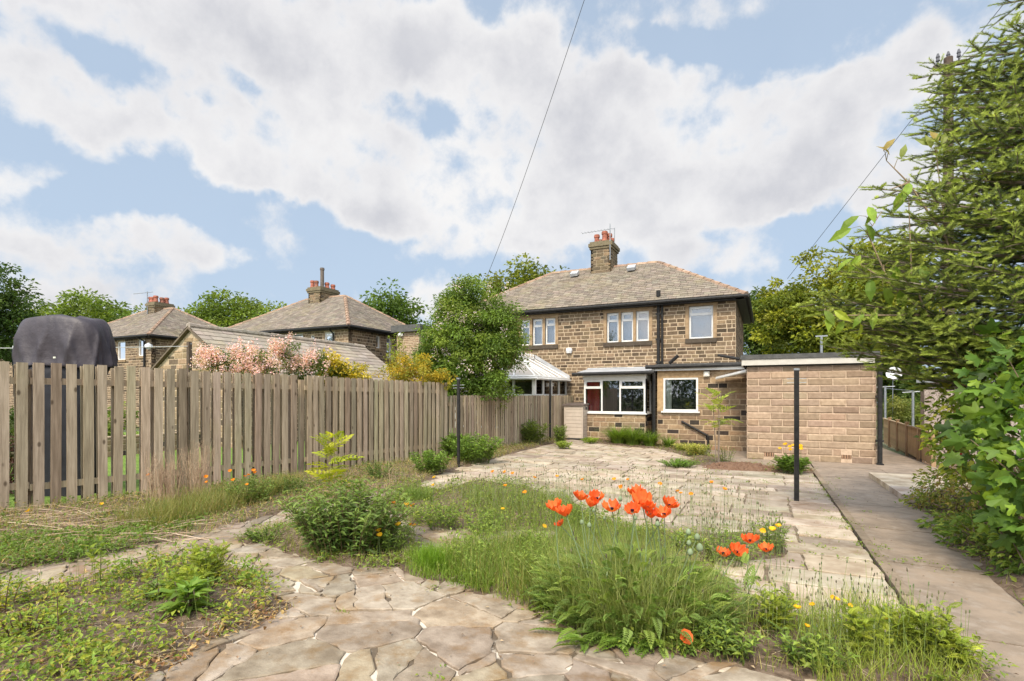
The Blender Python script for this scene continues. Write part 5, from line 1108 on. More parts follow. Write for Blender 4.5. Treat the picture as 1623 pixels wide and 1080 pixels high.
# tall oriental poppies
RP=[(.90,.165,.04),(.93,.20,.05),(.86,.13,.03)]
def oriental(name,label,base,heads,buds,nf,fl,fspread):
    base=np.asarray(base,float); T=thing(name,base,label,'poppy plant'); fb=MB(); sb=MB()
    for tp in FERN:
        m=nf//3; a=rng.uniform(0,2*math.pi,m); k=rng.random(m)**.5; O=np.stack([base[0]+1.05*fspread*k*np.cos(a),base[1]+.75*fspread*k*np.sin(a),base[2]+rng.random(m)**1.1*.50*(1-.5*k)],1); D=np.stack([np.cos(a),np.sin(a),.95-.6*k+rng.normal(0,.35,m)],1); X_,Y_,Z_=frames(D,None,.25); sc=fl*rng.uniform(.55,1.15,m); fb.inst(tp,O,X_,Y_,Z_,np.stack([sc*.85,sc,sc],1),mixcol([(.22,.34,.12),(.18,.29,.10),(.28,.40,.13)],m,v=.15))
    m=nf*5; a=rng.uniform(0,6.28,m); k=rng.random(m)**.6*fspread; O=np.stack([base[0]+k*np.cos(a),base[1]+.7*k*np.sin(a),np.full(m,base[2])],1); blades(fb,O,.58,.0042,[(.30,.38,.16),(.24,.33,.12),(.38,.43,.22)],.75)
    build('foliage',fb,leafm,T)
    for (px,py,D,r) in heads:
        r*=1.13
        tip=aD(px,py,D); a=rng.uniform(0,6.28); s0=base+np.array((math.cos(a)*.25+(tip[0]-base[0])*.35,math.sin(a)*.2+(tip[1]-base[1])*.3,0)); up=np.array(((tip-s0)[0]*.6+rng.normal(0,.15),-.25+rng.normal(0,.15),1)); md=(s0+tip)/2+rng.normal(0,.02,3)
        sb.tube([s0,md,tip-unit(up)*r*.1],[.005,.0042,.0032],6,(.16,.22,.10),cap=False)
        mb=MB(); flower_mesh(mb,tip-unit(up)*r*.25,r*rng.uniform(.85,1.1),up,RP,6,rng.uniform(.55,.85),.2,seg=7); mb.lathe(tip-unit(up)*r*.1,[(.004,0),(.011,.005),(.012,.014),(.013,.017),(.003,.02)],8,(.06,.02,.04)); build('bloom',mb,petalm,T,smooth=True)
    for (px,py,D,r) in buds:
        tip=aD(px,py,D); a=rng.uniform(0,6.28); s0=base+np.array((math.cos(a)*.2+(tip[0]-base[0])*.5,math.sin(a)*.2+(tip[1]-base[1])*.3,0)); sb.tube([s0,(s0+tip)/2+rng.normal(0,.015,3),tip],[.0042,.0036,.003],5,(.15,.20,.09),cap=False)
        mb=MB(); mb.lathe(tip-(0,0,r*.8),[(.001,0),(r*.7,.2*r),(r,.8*r),(r*.95,1.5*r),(r*.5,2.2*r),(.001,2.45*r)],10,(.22,.28,.16)); build('bud',mb,stemm,T,smooth=True)
    build('stems',sb,stemm,T); return T
pb=G(1000,985); 
oriental('oriental_poppy','large feathery poppy plant carrying the main cluster of orange-red blooms',pb,
 [(880,806,3.7,.062),(897,815,3.6,.060),(888,832,3.75,.034),(920,790,3.9,.062),(946,791,3.85,.06),(936,801,3.8,.05),(970,807,3.7,.062),(1002,810,3.6,.062),(1009,784,3.85,.056),(1018,799,3.7,.068),(1026,806,3.62,.066),(1032,818,3.6,.05),(1061,802,3.75,.06),(1052,816,3.6,.07)],
 [(922,829,3.6,.014),(934,834,3.5,.015),(1007,822,3.55,.013),(1042,832,3.5,.016),(1091,845,3.4,.017),(1105,853,3.3,.018),(1092,862,3.4,.015),(1094,877,3.3,.018),(1109,870,3.25,.021),(983,792,3.7,.016),(941,810,3.7,.011),(958,822,3.7,.011),(1042,826,3.7,.012)],950,.14,.56)
oriental('oriental_poppy','second poppy plant leaning right with four orange-red blooms',G(1170,1000),
 [(1146,878,3.75,.052),(1168,876,3.7,.062),(1189,858,3.85,.055),(1213,872,3.75,.048)],[],14,.2,.2)
p=aD(1087,1010,3.05); mb=MB(); flower_mesh(mb,p,.05,(.5,-.6,.5),RP,2,.2,.1,seg=5); build('fallen_petal',mb,petalm,base=p,label='fallen orange-red petal lying on the poppy leaves',cat='petal')
p=aD(1098,870,4.4)
# low spreading poppy leaves over the paving in front
mb=MB(); T=thing('poppy_leaves',G(1010,1025),'sprawling feathery leaves flopping over the stones below the poppies','leaves')
for tp in FERN:
    m=46; pts_=np.array([G(rng.uniform(900,1150),rng.uniform(980,1030)) for _ in range(m)]); a=rng.normal(-math.pi/2,.9,m); D=np.stack([np.cos(a),np.sin(a),rng.normal(.15,.15,m)],1); X_,Y_,Z_=frames(D,None,.2); sc=.20*rng.uniform(.6,1.1,m); mb.inst(tp,pts_+(0,0,.03),X_,Y_,Z_,np.stack([sc*.8,sc,sc*.7],1),mixcol([(.18,.31,.08),(.23,.37,.09)],m))
build('foliage',mb,leafm,T)

# ---------------------------------------------------------------- grasses (stuff) and tussocks
GB=MB(); WB=MB(); SH=MB(); DRY=MB()
def scatter_px(poly,n):
    """points on the ground spread over a region (given by corner pixels), denser far away as in the view"""
    P=[G(*p)[:2] for p in poly]; x0,y0=np.min(P,0); x1,y1=np.max(P,0); out=[]
    while len(out)<n:
        p=(rng.uniform(x0,x1),rng.uniform(y0,y1))
        if inside(p,P): out.append((p[0],p[1],gz(*p)+.015))
    return np.array(out)
def scatter(P,n):
    x0,y0=np.min(P,0); x1,y1=np.max(P,0); out=[]
    while len(out)<n:
        p=(rng.uniform(x0,x1),rng.uniform(y0,y1))
        if inside(p,P): out.append((p[0],p[1],gz(*p)+.015))
    return np.array(out)
def tussock(label,px,py,rr,h,n,cols,w_=.0045,lean=.6):
    q=G(px,py); T=thing('grass_tussock',q,label,'grass'); mb=MB(); a=rng.uniform(0,2*math.pi,n); k=rng.random(n)**.6*rr; O=np.stack([q[0]+k*np.cos(a),q[1]+k*.8*np.sin(a),np.full(n,q[2]+.01)],1); blades(mb,O,h,w_,cols,lean); build('foliage',mb,leafm,T)
tussock('bright green grass tussock at the edge of the crazy paving, right of the bush',690,905,.17,.27,900,[(.17,.33,.03),(.13,.27,.03),(.22,.38,.05)])
tussock('soft green grass tussock on the far side of the bush, by the fence border',655,795,.3,.28,800,[(.14,.24,.06),(.18,.28,.08)])
tall=[(700,915),(760,945),(880,985),(930,960),(900,900),(830,870),(740,880)]
blades(GB,scatter_px(tall,3200),.42,.0035,[(.17,.27,.06),(.22,.31,.09),(.13,.22,.045),(.36,.36,.18)],.5)
blades(GB,scatter_px([(820,880),(900,930),(1000,960),(1080,900),(1000,850),(900,845)],2600),.34,.004,[(.19,.28,.08),(.24,.32,.10),(.15,.24,.06)],.7)
blades(GB,scatter_px([(640,885),(700,880),(800,930),(760,945),(650,915)],1500),.16,.005,[(.17,.30,.05),(.22,.34,.07)],.9)
blades(GB,scatter_px([(730,790),(900,790),(930,850),(760,840)],1500),.33,.006,[(.17,.25,.07),(.24,.31,.11),(.13,.2,.05)],.6)
blades(GB,scatter([p[:2] for p in shrubbed],2600),.14,.005,[(.18,.27,.06),(.24,.32,.09),(.34,.30,.17)],1.)
blades(GB,scatter([p[:2] for p in farbed],3400),.16,.005,[(.17,.25,.07),(.24,.30,.10),(.34,.32,.17)],.9)
blades(GB,scatter([p[:2] for p in midbed],6000),.13,.0045,[(.19,.27,.07),(.26,.33,.09),(.34,.32,.17)],1.)
blades(GB,scatter(border,15000),.17,.006,[(.16,.23,.06),(.24,.28,.10),(.42,.35,.20),(.46,.37,.24)],1.1)
blades(GB,scatter_px([(180,840),(330,800),(480,770),(420,800),(250,850)],5200),.36,.006,[(.17,.23,.08),(.24,.27,.11),(.30,.27,.14)],.9)
blades(GB,scatter([p[:2] for p in bedL],2600),.09,.004,[(.24,.30,.06),(.18,.25,.06),(.36,.30,.17)],1.2)
blades(GB,scatter_px([(1250,1000),(1340,960),(1440,985),(1560,1100),(1300,1100)],1500),.26,.004,[(.24,.34,.06),(.30,.36,.12)],.8)
blades(GB,scatter([(x,y) for x,y in rightbed],3500),.12,.006,[(.14,.22,.06),(.24,.27,.1)],1.)
blades(GB,scatter(frontbed,1500),.13,.007,[(.15,.23,.06),(.24,.27,.1)],1.)
# tufts in the joints of the paving
J=[]
for _ in range(420):
    x=rng.uniform(-6,.95); y=rng.uniform(4,18.5); J.append((x,y))
for _ in range(46): J.append((.9+rng.normal(0,.03),rng.uniform(3,12.8)))
for _ in range(24): J.append((rng.uniform(-5.5,-.5),rng.uniform(1.6,4)))
O=[]
for (x,y) in J:
    if y>13.3 and x>-2: continue
    k=rng.integers(4,16); L=rng.uniform(.03,.16); O.append(np.stack([x+rng.normal(0,L,k),y+rng.normal(0,.012,k),np.full(k,gz(x,y)+.006)],1))
blades(GB,np.concatenate(O),.045,.006,[(.17,.26,.05),(.22,.30,.07)],1.8)
build('grass',GB,leafm,base=(-3,6,-.1),kind='stuff',label='rough grass growing through the beds and paving joints',cat='grass')
def weeds(mb,O,ls,cols,up=.4,asp=.5,tpl=LEAFF):
    n=len(O); D=np.stack([rng.normal(0,1,n),rng.normal(0,1,n),rng.normal(up,.4,n)],1); X_,Y_,Z_=frames(D,None,.3); sc=ls*rng.uniform(.5,1.3,n); mb.inst(tpl,O,X_,Y_,Z_,np.stack([sc*asp,sc,sc],1),mixcol(cols,n))
def patches(P,k,per,r,hmax):
    C=scatter(P,k); O=np.repeat(C,per,0); O[:,:2]+=rng.normal(0,r,(len(O),2)); O[:,2]+=rng.random(len(O))*hmax; return O
YG=[(.30,.38,.06),(.22,.32,.06),(.16,.26,.05),(.38,.38,.10)]
weeds(WB,patches([p[:2] for p in bedL],150,44,.06,.14),.042,YG)
weeds(WB,patches([p[:2] for p in bedL],260,16,.06,.04),.04,[(.48,.33,.2),(.55,.43,.28),(.25,.14,.1)])
weeds(WB,patches([p[:2] for p in bedL],34,70,.045,.22),.034,[(.20,.34,.07),(.28,.40,.08),(.15,.26,.06)],up=1.)
weeds(WB,patches([tuple(G(*p)[:2]) for p in tall],46,60,.05,.30),.034,[(.24,.34,.08),(.17,.27,.06)],up=.9)
weeds(WB,patches([p[:2] for p in midbed],150,40,.06,.10),.034,[(.19,.28,.06),(.26,.34,.07),(.14,.22,.05)])
weeds(WB,patches([p[:2] for p in shrubbed],60,30,.07,.08),.04,[(.17,.27,.06),(.24,.33,.07)])
weeds(WB,patches([p[:2] for p in farbed],170,40,.09,.16),.045,[(.19,.28,.06),(.26,.33,.08),(.13,.21,.05)])
weeds(WB,patches(border,380,34,.11,.14),.045,[(.14,.22,.06),(.19,.26,.07),(.11,.17,.045),(.33,.27,.15)])
weeds(WB,patches([tuple(G(*p)[:2]) for p in [(-40,905),(0,860),(200,850),(330,820),(300,850),(160,885),(0,908)]],130,46,.07,.10),.04,[(.13,.23,.05),(.17,.28,.06)])
weeds(WB,patches(rightbed,330,40,.12,.22),.06,[(.16,.24,.06),(.24,.31,.07),(.12,.19,.045),(.30,.34,.09)])
weeds(WB,patches(frontbed,90,30,.12,.1),.05,[(.15,.23,.06),(.22,.28,.08),(.3,.22,.12)])
C=[]
for (x,y) in J[::3]: C.append((x,y,gz(x,y)+.01))
for (px,py) in ((1225,885),(1205,900),(1180,905),(1290,880),(1255,893),(1300,868),(1285,905),(1425,893),(1436,891),(1455,890),(1470,894),(1398,872),(1390,866),(1372,812),(1345,792),(1500,905),(1410,915),(1330,760)): C.append(tuple(G(px,py)))
C=np.array(C); O=np.repeat(C,14,0); O[:,:2]+=rng.normal(0,.045,(len(O),2)); O[:,2]+=rng.random(len(O))*.03; weeds(WB,O,.03,[(.17,.28,.05),(.24,.33,.06)])
build('weeds',WB,leafm,base=(-3,5,-.1),kind='stuff',label='low leafy weeds covering the soil of the beds',cat='weeds')
# seed-head stalks of the meadow
def stalks(mb,O,h,cols,head=(.20,.19,.10),hr=.006):
    n=len(O); tpl_v=[(-.5,0,0),(.5,0,0),(.35,0,.5),(-.35,0,.5),(.25,0,1),(-.25,0,1),(0,-.5,0),(0,.5,0),(0,.25,1),(0,-.25,1)]; tpl=(tpl_v,[(0,1,4,5),(6,7,8,9)])
    l=rng.normal(0,.10,(n,2)); Z_=unit(np.stack([l[:,0],l[:,1],np.ones(n)],1)); X_=unit(np.cross(Z_,(0,1,0))); Y_=np.cross(Z_,X_); hh=h*rng.uniform(.55,1.1,n); mb.inst(tpl,O,X_,Y_,Z_,np.stack([np.full(n,.0032),np.full(n,.0032),hh],1),mixcol(cols,n))
    hd=([(-1,0,0),(0,-1,0),(1,0,0),(0,1,0),(-.6,-.6,1.6),(.6,-.6,1.6),(.6,.6,1.6),(-.6,.6,1.6),(0,0,2.6),(0,0,-1)],[(0,1,5,4),(1,2,6,5),(2,3,7,6),(3,0,4,7),(4,5,8),(5,6,8),(6,7,8),(7,4,8),(1,0,9),(2,1,9),(3,2,9),(0,3,9)])
    mb.inst(hd,O+Z_*hh[:,None],X_,Y_,Z_,np.stack([np.full(n,hr)]*2+[hr*rng.uniform(1,1.8,n)],1),mixcol([head,(.16,.20,.09),(.12,.10,.06)],n))
stalks(SH,scatter_px([(690,790),(800,775),(960,775),(1120,790),(1230,835),(1200,880),(1060,850),(900,840),(720,830)],520),.46,[(.22,.27,.12),(.30,.30,.16)])
stalks(SH,scatter_px([(1080,850),(1230,860),(1250,885),(1130,890)],120),.34,[(.22,.27,.12)])
stalks(SH,scatter_px([(1150,1010),(1230,960),(1440,985),(1550,1080),(1350,1090)],170),.36,[(.26,.33,.10),(.2,.27,.08)],hr=.005)
stalks(SH,scatter_px([(-60,960),(200,905),(400,930),(360,1010),(150,1100)],60),.3,[(.26,.33,.10)],hr=.005)
stalks(SH,scatter_px([(900,960),(1130,960),(1100,1030),(930,1010)],60),.5,[(.22,.27,.10)])
build('seed_stalks',SH,stemm,base=(-1.5,5.5,-.1),kind='stuff',label='thin poppy stalks with small seed heads standing through the meadow',cat='stalks')
# feathery young weeds (fennel-like) and single tall weeds
fg='feathery light green weeds in the near beds'
for (px,py,h,sp,nst,lb) in ((330,935,.34,.16,26,'feathery light green weed clump right of centre in the left bed'),(295,960,.26,.2,26,'short feathery weed clump in the left bed'),(158,955,.42,.08,4,'slender feathery weed standing in the middle of the left bed'),(1480,1060,.36,.09,16,'tall feathery green weed beside the path kerb'),(1432,1045,.30,.09,14,'feathery green weed left of the tall one by the kerb'),(1370,1050,.3,.14,18,'feathery weed clump among the bottom right poppies'),(1225,1010,.28,.14,20,'feathery weed right of the second poppy plant'),(1520,1075,.22,.1,10,'short feathery weed at the bottom right by the kerb')):
    bush(lb,px,py,h,sp,nst,10,.075,[(.34,.42,.08),(.26,.36,.07)],tpl=FERN,asp=1.,group=fg,name='feathery_weed',cat='weed',r=.002)
for (px,py,h,sp,nst,nl,ll,lb,cl) in ((95,1040,.36,.03,1,10,.10,'dark-stemmed tall weed standing alone at bottom left',[(.30,.34,.08)]),(265,955,.16,.14,14,7,.12,'rosette of long dull green leaves in the left bed',[(.14,.22,.08)]),(300,985,.22,.1,14,5,.2,'upright clump of narrow green leaves in the left bed',[(.16,.28,.06)]),(0,985,.3,.12,12,10,.06,'yellow-green weed at the left edge of the left bed',[(.42,.46,.06)]),(40,1020,.22,.15,16,10,.05,'low yellow-green weed near the bottom left corner',[(.36,.42,.06)])):
    bush(lb,px,py,h,sp,nst,nl,ll,cl,asp=.3,tpl=LEAFN,name='tall_weed',cat='weed',group='single weeds of the left bed',scol=(.12,.07,.05),r=.004)
for (px,py,h,sp,nst,nl,ll,lb) in ((700,840,.30,.3,40,10,.06,'leafy weeds behind the gap in the meadow'),(770,850,.3,.3,34,10,.06,'leafy green clump in the middle of the meadow bed'),(742,868,.12,.06,6,8,.04,'small weed standing on the bare paving patch'),(1085,880,.22,.2,24,10,.07,'dark leafy clump behind the poppy buds'),(1150,895,.30,.3,40,8,.06,'leafy clump under the right-hand poppies'),(1225,878,.34,.16,26,9,.06,'yellowish leafy clump at the right end of the far bed'),(905,835,.3,.3,34,9,.06,'green weeds behind the left poppies'),(1150,1045,.22,.2,34,10,.06,'yellow-green weed mat right of the poppy plant'),(1290,1065,.2,.2,30,9,.06,'leafy weeds under the yellow poppies at bottom right')):
    bush(lb,px,py,h,sp,nst,nl,ll,[(.17,.27,.06),(.24,.33,.08),(.12,.2,.05)],tpl=LEAFF,asp=.42,name='weed_clump',cat='weed',group='leafy weed clumps of the meadow beds',r=.0025)
# dry stalks
def dry(label,px,py,n,h,sp,name='dry_stalks'):
    q=G(px,py); T=thing(name,q,label,'dry stalks'); mb=MB()
    for i in range(n):
        a=rng.uniform(0,6.28); s0=q+np.array((rng.normal(0,sp*.6),rng.normal(0,sp*.35),0)); hh=h*rng.uniform(.5,1.05); l=rng.normal(0,.10,2); tip=s0+np.array((l[0],l[1],hh)); c=mixcol([(.42,.29,.19),(.36,.24,.16),(.5,.37,.25)],1)[0]
        mb.tube([s0,(s0+tip)/2+rng.normal(0,.015,3),tip],[.003,.0022,.0012],4,c,cap=False)
        for j in range(5):
            t=rng.uniform(.45,.98); o=s0+(tip-s0)*t; d=rng.normal(0,1,3)*(.05,.05,.03)+np.array((0,0,.05)); mb.tube([o,o+d],[.0014,.0007],3,c,cap=False)
    build('stems',mb,stemm,T)
dry('clump of dead brown stalks standing against the fence',262,800,110,.75,.24); dry('taller clump of dead brown stalks right beside the first against the fence',312,795,90,.85,.22)
dry('dead brown dock stalks between the bush and the fence border',618,775,8,.5,.05)
q0=G(120,850); T=thing('cut_stalks',q0,'heap of cut pale stalks lying along the foot of the fence','cut stalks'); mb=MB()
for i in range(150):
    p=G(rng.uniform(10,330),rng.uniform(815,872)); a=rng.normal(.35,.35)+TH; L=rng.uniform(.25,.8); d=np.array((math.cos(a)*L,math.sin(a)*L,rng.normal(0,.04))); z=rng.uniform(.02,.12); p=p+(0,0,z); mb.tube([p-d/2,p+rng.normal(0,.012,3),p+d/2],[.0035,.003,.002],4,mixcol([(.46,.33,.22),(.38,.27,.18),(.56,.45,.32)],1)[0],cap=False)
build('stems',mb,stemm,T)

# ---------------------------------------------------------------- right side: fir, sycamore, mixed shrubs
T=thing('fir_tree',(3.6,7.6,gz(3.6,7.6)),'large fir with layered branches reaching in from the right edge','fir tree'); NB=[[],[],[]]; TB=MB()
tr0=np.array((3.6,7.6,0.)); TB.tube([tr0+(0,0,-.2),tr0+(0,0,3),tr0+(.05,0,6.5),tr0+(.05,0,9.2)],[.2,.16,.09,.02],10)
def addb(a,b,bright,k=[0]):
    L=np.linalg.norm(b-a); n=max(1,int(round(L/.085))); d=(b-a)/max(L,1e-6)
    for i in range(n):
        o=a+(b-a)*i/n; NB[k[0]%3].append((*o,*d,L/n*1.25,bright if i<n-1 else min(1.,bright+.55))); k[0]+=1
def limb(a,tip,dens=1.,wid=.42):
    a=np.asarray(a,float); tip=np.asarray(tip,float); L=np.linalg.norm(tip-a); mid=(a+tip)/2+np.array((0,0,-.10*L)); P=lambda t:(1-t)**2*a+2*t*(1-t)*mid+t*t*tip
    ts=np.linspace(0,1,10); r0=.012+.011*L; TB.tube([P(t) for t in ts],list(np.linspace(r0,.004,10)),6,cap=False)
    s=.30*L; side=1
    while s<L:
        t=s/L; o=P(t); d=unit(P(min(1,t+.02))-P(t-.02)); lat=unit(np.cross(d,(0,0,1)))*side; ll=(L-s)*wid+.27; ll=min(ll,.95)*rng.uniform(.75,1.15); dd=unit(d*.75+lat*.8+np.array((0,0,.04+rng.normal(0,.16)))); e=o+dd*ll+np.array((0,0,-.05*ll))
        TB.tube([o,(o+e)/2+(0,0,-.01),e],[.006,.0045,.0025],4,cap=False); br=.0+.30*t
        q=.12*ll; s2=1
        while q<ll:
            o2=o+(e-o)*q/ll; l2=min(.3,(ll-q)*.5+.09)*rng.uniform(.75,1.2); lat2=unit(np.cross(dd,(0,0,1)))*s2; d2=unit(dd*.8+lat2*.8+np.array((0,0,.16+rng.normal(0,.30)))); addb(o2,o2+d2*l2,br); q+=.075/dens; s2=-s2
        addb(o+(e-o)*.2,e,br); s+=.085/dens; side=-side
    addb(P(.6),tip,.6)
def tipat(px,py,D): return aD(px,py,D)
LB=[(1290,482,6.4,2.35),(1330,470,6.1,2.5),(1262,0,0,0)]
limbs=[(1488,150,6.2,4.9),(1484,222,6.1,4.3),(1486,300,6.,3.8),(1478,345,6.,3.3),(1300,470,6.3,2.3),(1318,500,6.2,2.),(1500,140,6.2,4.8),(1492,195,6.,4.4),(1490,260,5.9,4.),(1510,235,5.7,4.2),(1505,330,5.8,3.4),(1292,482,6.4,2.1),(1340,508,6.0,1.95),(1335,400,6.3,2.75),(1332,552,6.2,1.75),(1400,585,6.0,1.5),(1372,372,6.2,3.1),(1410,340,5.9,3.2),(1350,430,5.8,2.5),(1395,300,6.2,3.6),(1430,450,5.6,2.4),(1450,385,5.5,2.9),(1460,315,5.6,3.3),(1470,240,5.9,4.1),(1470,170,6.0,4.6),(1462,208,6.2,4.3),(1478,118,6.1,5.0),(1530,90,5.8,5.2),(1500,280,5.6,3.7),(1545,200,5.5,4.3),(1585,8,6.0,5.9),(1600,60,5.7,5.5),(1560,340,5.3,3.2),(1540,420,5.2,2.6),(1580,270,5.3,3.8),(1500,520,5.4,2.0),(1440,530,5.8,1.9),(1590,480,5.1,2.2),(1600,380,5.1,2.9),(1540,570,5.3,1.6),(1610,150,5.4,4.6),(1470,560,5.6,1.6),(1390,540,5.9,1.8)]
for kk,(px,py,D,zb) in enumerate(limbs):
    limb(tr0+(0,0,zb),aD(px,py,D),.78)
    if kk%3: continue
    limb(tr0+(0,0,zb+rng.normal(0,.15)),aD(px+rng.uniform(15,60),py+rng.uniform(-28,24),D+rng.uniform(.1,.6)),.6)
for i in range(7):
    z=2.2+i*.85; a=rng.uniform(-1.2,1.9); L=max(.4,2.9*(1-(z-1.5)/8.2)); limb(tr0+(0,0,z),tr0+(math.cos(a)*L,math.sin(a)*L,z+.1),.45)
nb=MB()
for k in range(3):
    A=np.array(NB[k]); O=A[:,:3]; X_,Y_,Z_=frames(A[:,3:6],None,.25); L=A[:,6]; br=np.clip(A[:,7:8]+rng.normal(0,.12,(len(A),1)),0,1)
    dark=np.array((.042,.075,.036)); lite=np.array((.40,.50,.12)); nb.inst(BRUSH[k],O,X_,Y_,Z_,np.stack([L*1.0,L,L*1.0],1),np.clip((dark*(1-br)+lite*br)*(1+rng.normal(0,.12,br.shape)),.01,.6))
print('fir brushes',sum(len(x) for x in NB))
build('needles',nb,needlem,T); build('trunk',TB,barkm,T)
# broad-leaved climber showing through the fir
T=thing('broadleaf_climber',aD(1420,600,6.2)*(1,1,0)+(0,0,gz(1,6)),'broad-leaved branches with large drooping leaves poking through the fir','climber'); mb=MB(); tb=MB()
pts_=[(1362,352,.30),(1376,338,.26),(1386,342,.2),(1350,372,.3),(1372,366,.26),(1432,312,.28),(1442,300,.26),(1402,440,.3),(1420,432,.3),(1440,446,.32),(1380,452,.3),(1400,465,.3),(1460,430,.28),(1425,470,.3),(1352,420,.24),(1364,414,.24),(1306,502,.24),(1314,508,.24),(1322,502,.24),(1338,518,.2),(1362,520,.24),(1370,508,.22),(1388,505,.24),(1400,250,.2),(1410,256,.2),(1428,262,.2),(1480,240,.22),(1486,236,.22),(1492,240,.2),(1476,246,.2)]
for i,(px,py,l) in enumerate(pts_):
    o=aD(px,py-10,5.75); up_=py<270; d=np.array((rng.normal(-.2,.5),rng.normal(0,.4),(.7 if up_ else -.8)+rng.normal(0,.2)))[None]; X_,Y_,Z_=frames(d,np.array([[0.,-1,.3]]),.35); l=l*.85; mb.inst(LEAFN,o[None],X_,Y_,Z_,np.array([[l*.42,l,l*.8]]),mixcol([(.20,.32,.05),(.30,.40,.06),(.14,.24,.04)] if not up_ else [(.3,.25,.1),(.2,.25,.08)],1))
LP_=([(1560,560),(1470,500),(1410,450),(1375,370),(1398,335)],[(1470,500),(1445,440),(1440,310)],[(1410,450),(1365,420)],[(1470,500),(1385,500),(1310,500)],[(1560,560),(1500,380),(1484,245)],[(1500,380),(1440,290),(1405,255)],[(1440,290),(1412,300)])
for path in LP_: tb.tube([aD(x,y,5.8) for x,y in path],list(np.linspace(.014,.004,len(path))),5,(.30,.22,.14))
nodes=[]
for path in LP_:
    q=[aD(x,y,5.8) for x,y in path]
    for a,b in zip(q,q[1:]): nodes+=[a+(b-a)*t for t in (0,.33,.66,1.)]
for (px,py,l) in pts_:
    o=aD(px,py-10,5.75); nn=min(nodes,key=lambda k:np.linalg.norm(k-o)); tb.tube([nn,(nn+o)/2+(0,0,.05),o],[.004,.003,.002],4,(.26,.2,.1))
build('foliage',mb,leafm,T); build('stems',tb,stemm,T)
# sycamore shrub with big lobed leaves
def leafcloud(name,label,blobs_,n,ls,tpl,asp,cols,cat,base,upn=(0,-.5,.8),stems=10,jit=.55,group=None):
    base=np.asarray(base,float); T=thing(name,base,label,cat,group); mb=MB(); tb=MB(); tot=sum(b[3]*b[4] for b in blobs_)
    for (px,py,D,rx,ry) in blobs_:
        C=aD(px,py,D); m=int(n*rx*ry/tot); u=unit(rng.normal(0,1,(m,3)))*rng.random((m,1))**.4; O=C+u*np.array((rx*D/F,rx*D/F,ry*D/F)); Dd=u*(1,1,.6)+rng.normal(0,.35,(m,3))+np.array((-.15,-.25,-.15)); X_,Y_,Z_=frames(Dd,np.tile(upn,(m,1)),jit); sc=ls*rng.uniform(.4,1.25,m); mb.inst(tpl,O,X_,Y_,Z_,np.stack([sc*asp*rng.uniform(.8,1.1,m),sc,sc*rng.uniform(.5,2.2,m)],1),mixcol(cols,m,v=.25))
        for i in range(stems): tb.tube([base+rng.normal(0,.08,3)*(1,1,0),(base+C)/2+rng.normal(0,.12,3),O[i]],[.014,.009,.003],5,(.20,.14,.09))
    build('foliage',mb,leafm,T); build('stems',tb,stemm,T); return T
leafcloud('sycamore_shrub','big-leaved sycamore bush overhanging the right edge of the path',[(1625,700,4.5,85,90),(1620,600,4.8,70,60),(1650,780,4.2,70,80),(1575,650,5.0,45,50),(1600,800,4.8,50,50),(1640,540,5.0,60,40)],720,.17,LOBED,1.,[(.09,.18,.035),(.13,.24,.04),(.07,.145,.03),(.20,.32,.05)],'bush',(2.5,5.6,-.08),stems=5)
leafcloud('mixed_shrub','bright yellow-green twiggy shrub in front of the pebbledash garage',[(1520,660,5.8,45,50),(1500,700,5.9,40,28),(1560,560,6.0,50,40),(1540,730,5.6,45,40)],1500,.085,LEAFN,.5,[(.30,.38,.06),(.22,.31,.05),(.36,.40,.08),(.14,.22,.045)],'shrub',(2.5,7.2,-.1),stems=9)
rg_='low shrubs edging the right side of the path'
leafcloud('low_shrub','low mixed shrub beside the corner of the raised platform',[(1500,770,7.2,45,30),(1470,795,7.6,34,16),(1540,790,6.4,40,34)],1700,.065,LEAFF,.5,[(.24,.29,.07),(.17,.25,.06),(.32,.34,.10),(.36,.28,.14)],'shrub',(2.25,8.3,-.1),group=rg_)
leafcloud('low_shrub','glossy low shrub along the middle of the path edge',[(1545,850,5.4,50,36),(1590,880,5.0,40,40),(1500,830,6.2,34,18)],1500,.075,LEAFN,.42,[(.15,.25,.05),(.22,.31,.07),(.30,.36,.10),(.10,.18,.04)],'shrub',(2.0,6.4,-.08),group=rg_)
leafcloud('low_shrub','low leafy shrub at the right edge below the sycamore',[(1610,930,4.5,46,40),(1640,870,4.4,50,60),(1655,980,4.2,30,30)],1200,.07,LEAFN,.45,[(.15,.25,.05),(.22,.31,.07),(.11,.19,.04)],'shrub',(2.0,4.9,-.06),group=rg_)
for (px,py,D,l) in ((1540,689,5.2,'pink rose bloom on the twiggy shrub'),(1516,712,5.6,'small crimson rose bloom low on the twiggy shrub'),(1521,724,5.5,'orange-pink rose bud beneath the crimson bloom')):
    q=aD(px,py,D); T=thing('rose',q,l,'rose'); mb=MB(); flower_mesh(mb,q,.034,(-.3,-.7,.5),[(.75,.10,.14)] if 'pink rose bloom' in l else [(.5,.03,.06)] if 'crim' in l else [(.8,.25,.15)],5,.9,.1,seg=4); build('bloom',mb,petalm,T); mb=MB(); mb.tube([q,q+(.12,.05,-.22)],[.004,.005],5,(.14,.2,.06)); build('stem',mb,stemm,T)
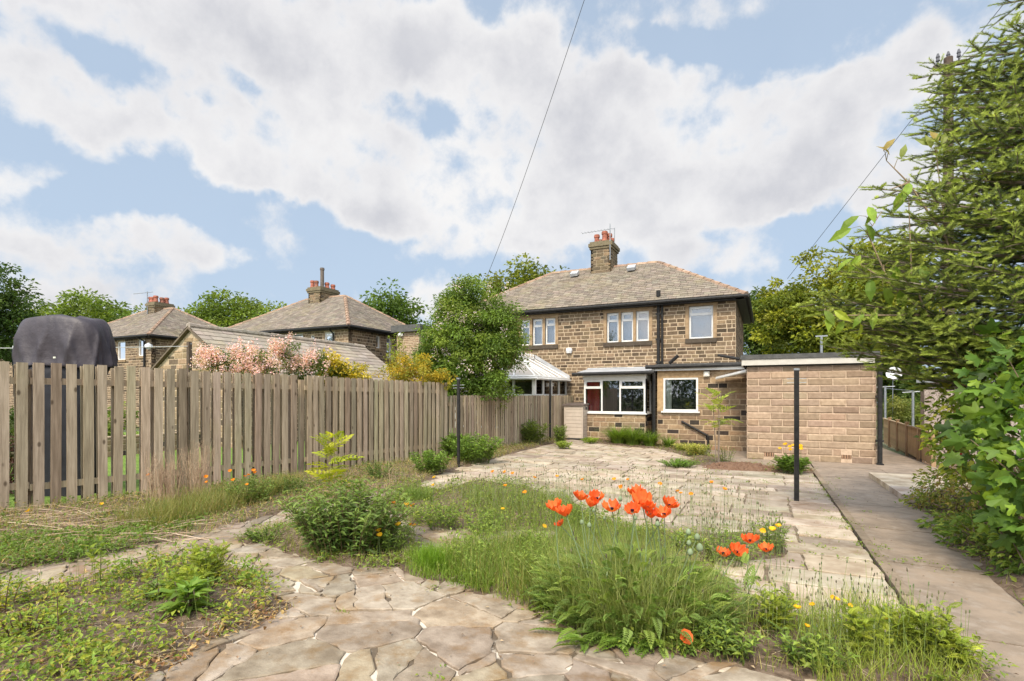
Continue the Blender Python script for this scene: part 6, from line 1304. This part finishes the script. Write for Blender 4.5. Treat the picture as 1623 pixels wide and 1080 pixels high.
q=aD(1521,1022,3.1); T=thing('small_magenta_flower',q,'tiny magenta flower on a thin stem beside the kerb','flower'); mb=MB(); flower_mesh(mb,q,.013,(0,-.4,1),[(.45,.03,.15)],6,.8,.1,seg=3); build('bloom',mb,petalm,T); mb=MB(); mb.tube([q,(q[0]+.03,q[1]+.05,gz(*q[:2]))],[.002,.003],5,(.14,.18,.06)); build('stem',mb,stemm,T)
# loose straw and dead leaves on the beds
LB_=MB()
def litter(P,n,L=.09):
    O=scatter(P,n); a=rng.uniform(0,6.28,n); D=np.stack([np.cos(a),np.sin(a),rng.normal(.05,.12,n)],1); X_,Y_,Z_=frames(D,None,.2); O[:,2]+=.02+rng.random(n)*.04; l=L*rng.uniform(.4,1.6,n)
    LB_.inst(([(-.5,0,0),(.5,0,0),(.4,1,0),(-.4,1,0)],[(0,1,2,3)]),O,X_,Y_,Z_,np.stack([np.full(n,.0028),l,l],1),mixcol([(.50,.38,.25),(.60,.48,.33),(.34,.23,.15)],n))
litter([p[:2] for p in bedL],2600); litter(border,13000,.16); litter([p[:2] for p in midbed],1200); litter([p[:2] for p in shrubbed],900); litter([p[:2] for p in farbed],1200); litter(rightbed,2500); litter(frontbed,800,.1)
n=900; O=np.array([(rng.uniform(-5.5,2.),rng.uniform(1.2,14),0.) for _ in range(n)]); O[:,2]=[gz(x,y)+.034 for x,y in O[:,:2]]; a=rng.uniform(0,6.28,n); D=np.stack([np.cos(a),np.sin(a),0*a+.05],1); X_,Y_,Z_=frames(D,None,.1); sc=rng.uniform(.012,.035,n); LB_.inst(LEAF4,O,X_,Y_,Z_,np.stack([sc*.5,sc,sc],1),mixcol([(.30,.19,.11),(.42,.31,.19),(.16,.10,.06)],n))
build('litter',LB_,stemm,base=(-3,5,-.1),kind='stuff',label='dry straw and dead leaves scattered over beds and paving',cat='litter')
# the hedge at the camera's back, which the windows mirror
mb=MB(); n=9000; O=np.stack([rng.uniform(-14,7,n),-5+rng.uniform(-.5,.5,n),rng.random(n)*3.0],1); X_,Y_,Z_=frames(rng.normal(0,1,(n,3))); sc=rng.uniform(.15,.3,n); mb.inst(LEAF4,O,X_,Y_,Z_,np.stack([sc,sc,sc],1),mixcol(DK,n)); build('foliage',mb,leafm,parent=thing('boundary_hedge',(-3,-5,0),'tall green boundary hedge at the foot of the garden, mirrored in the kitchen window','hedge'))
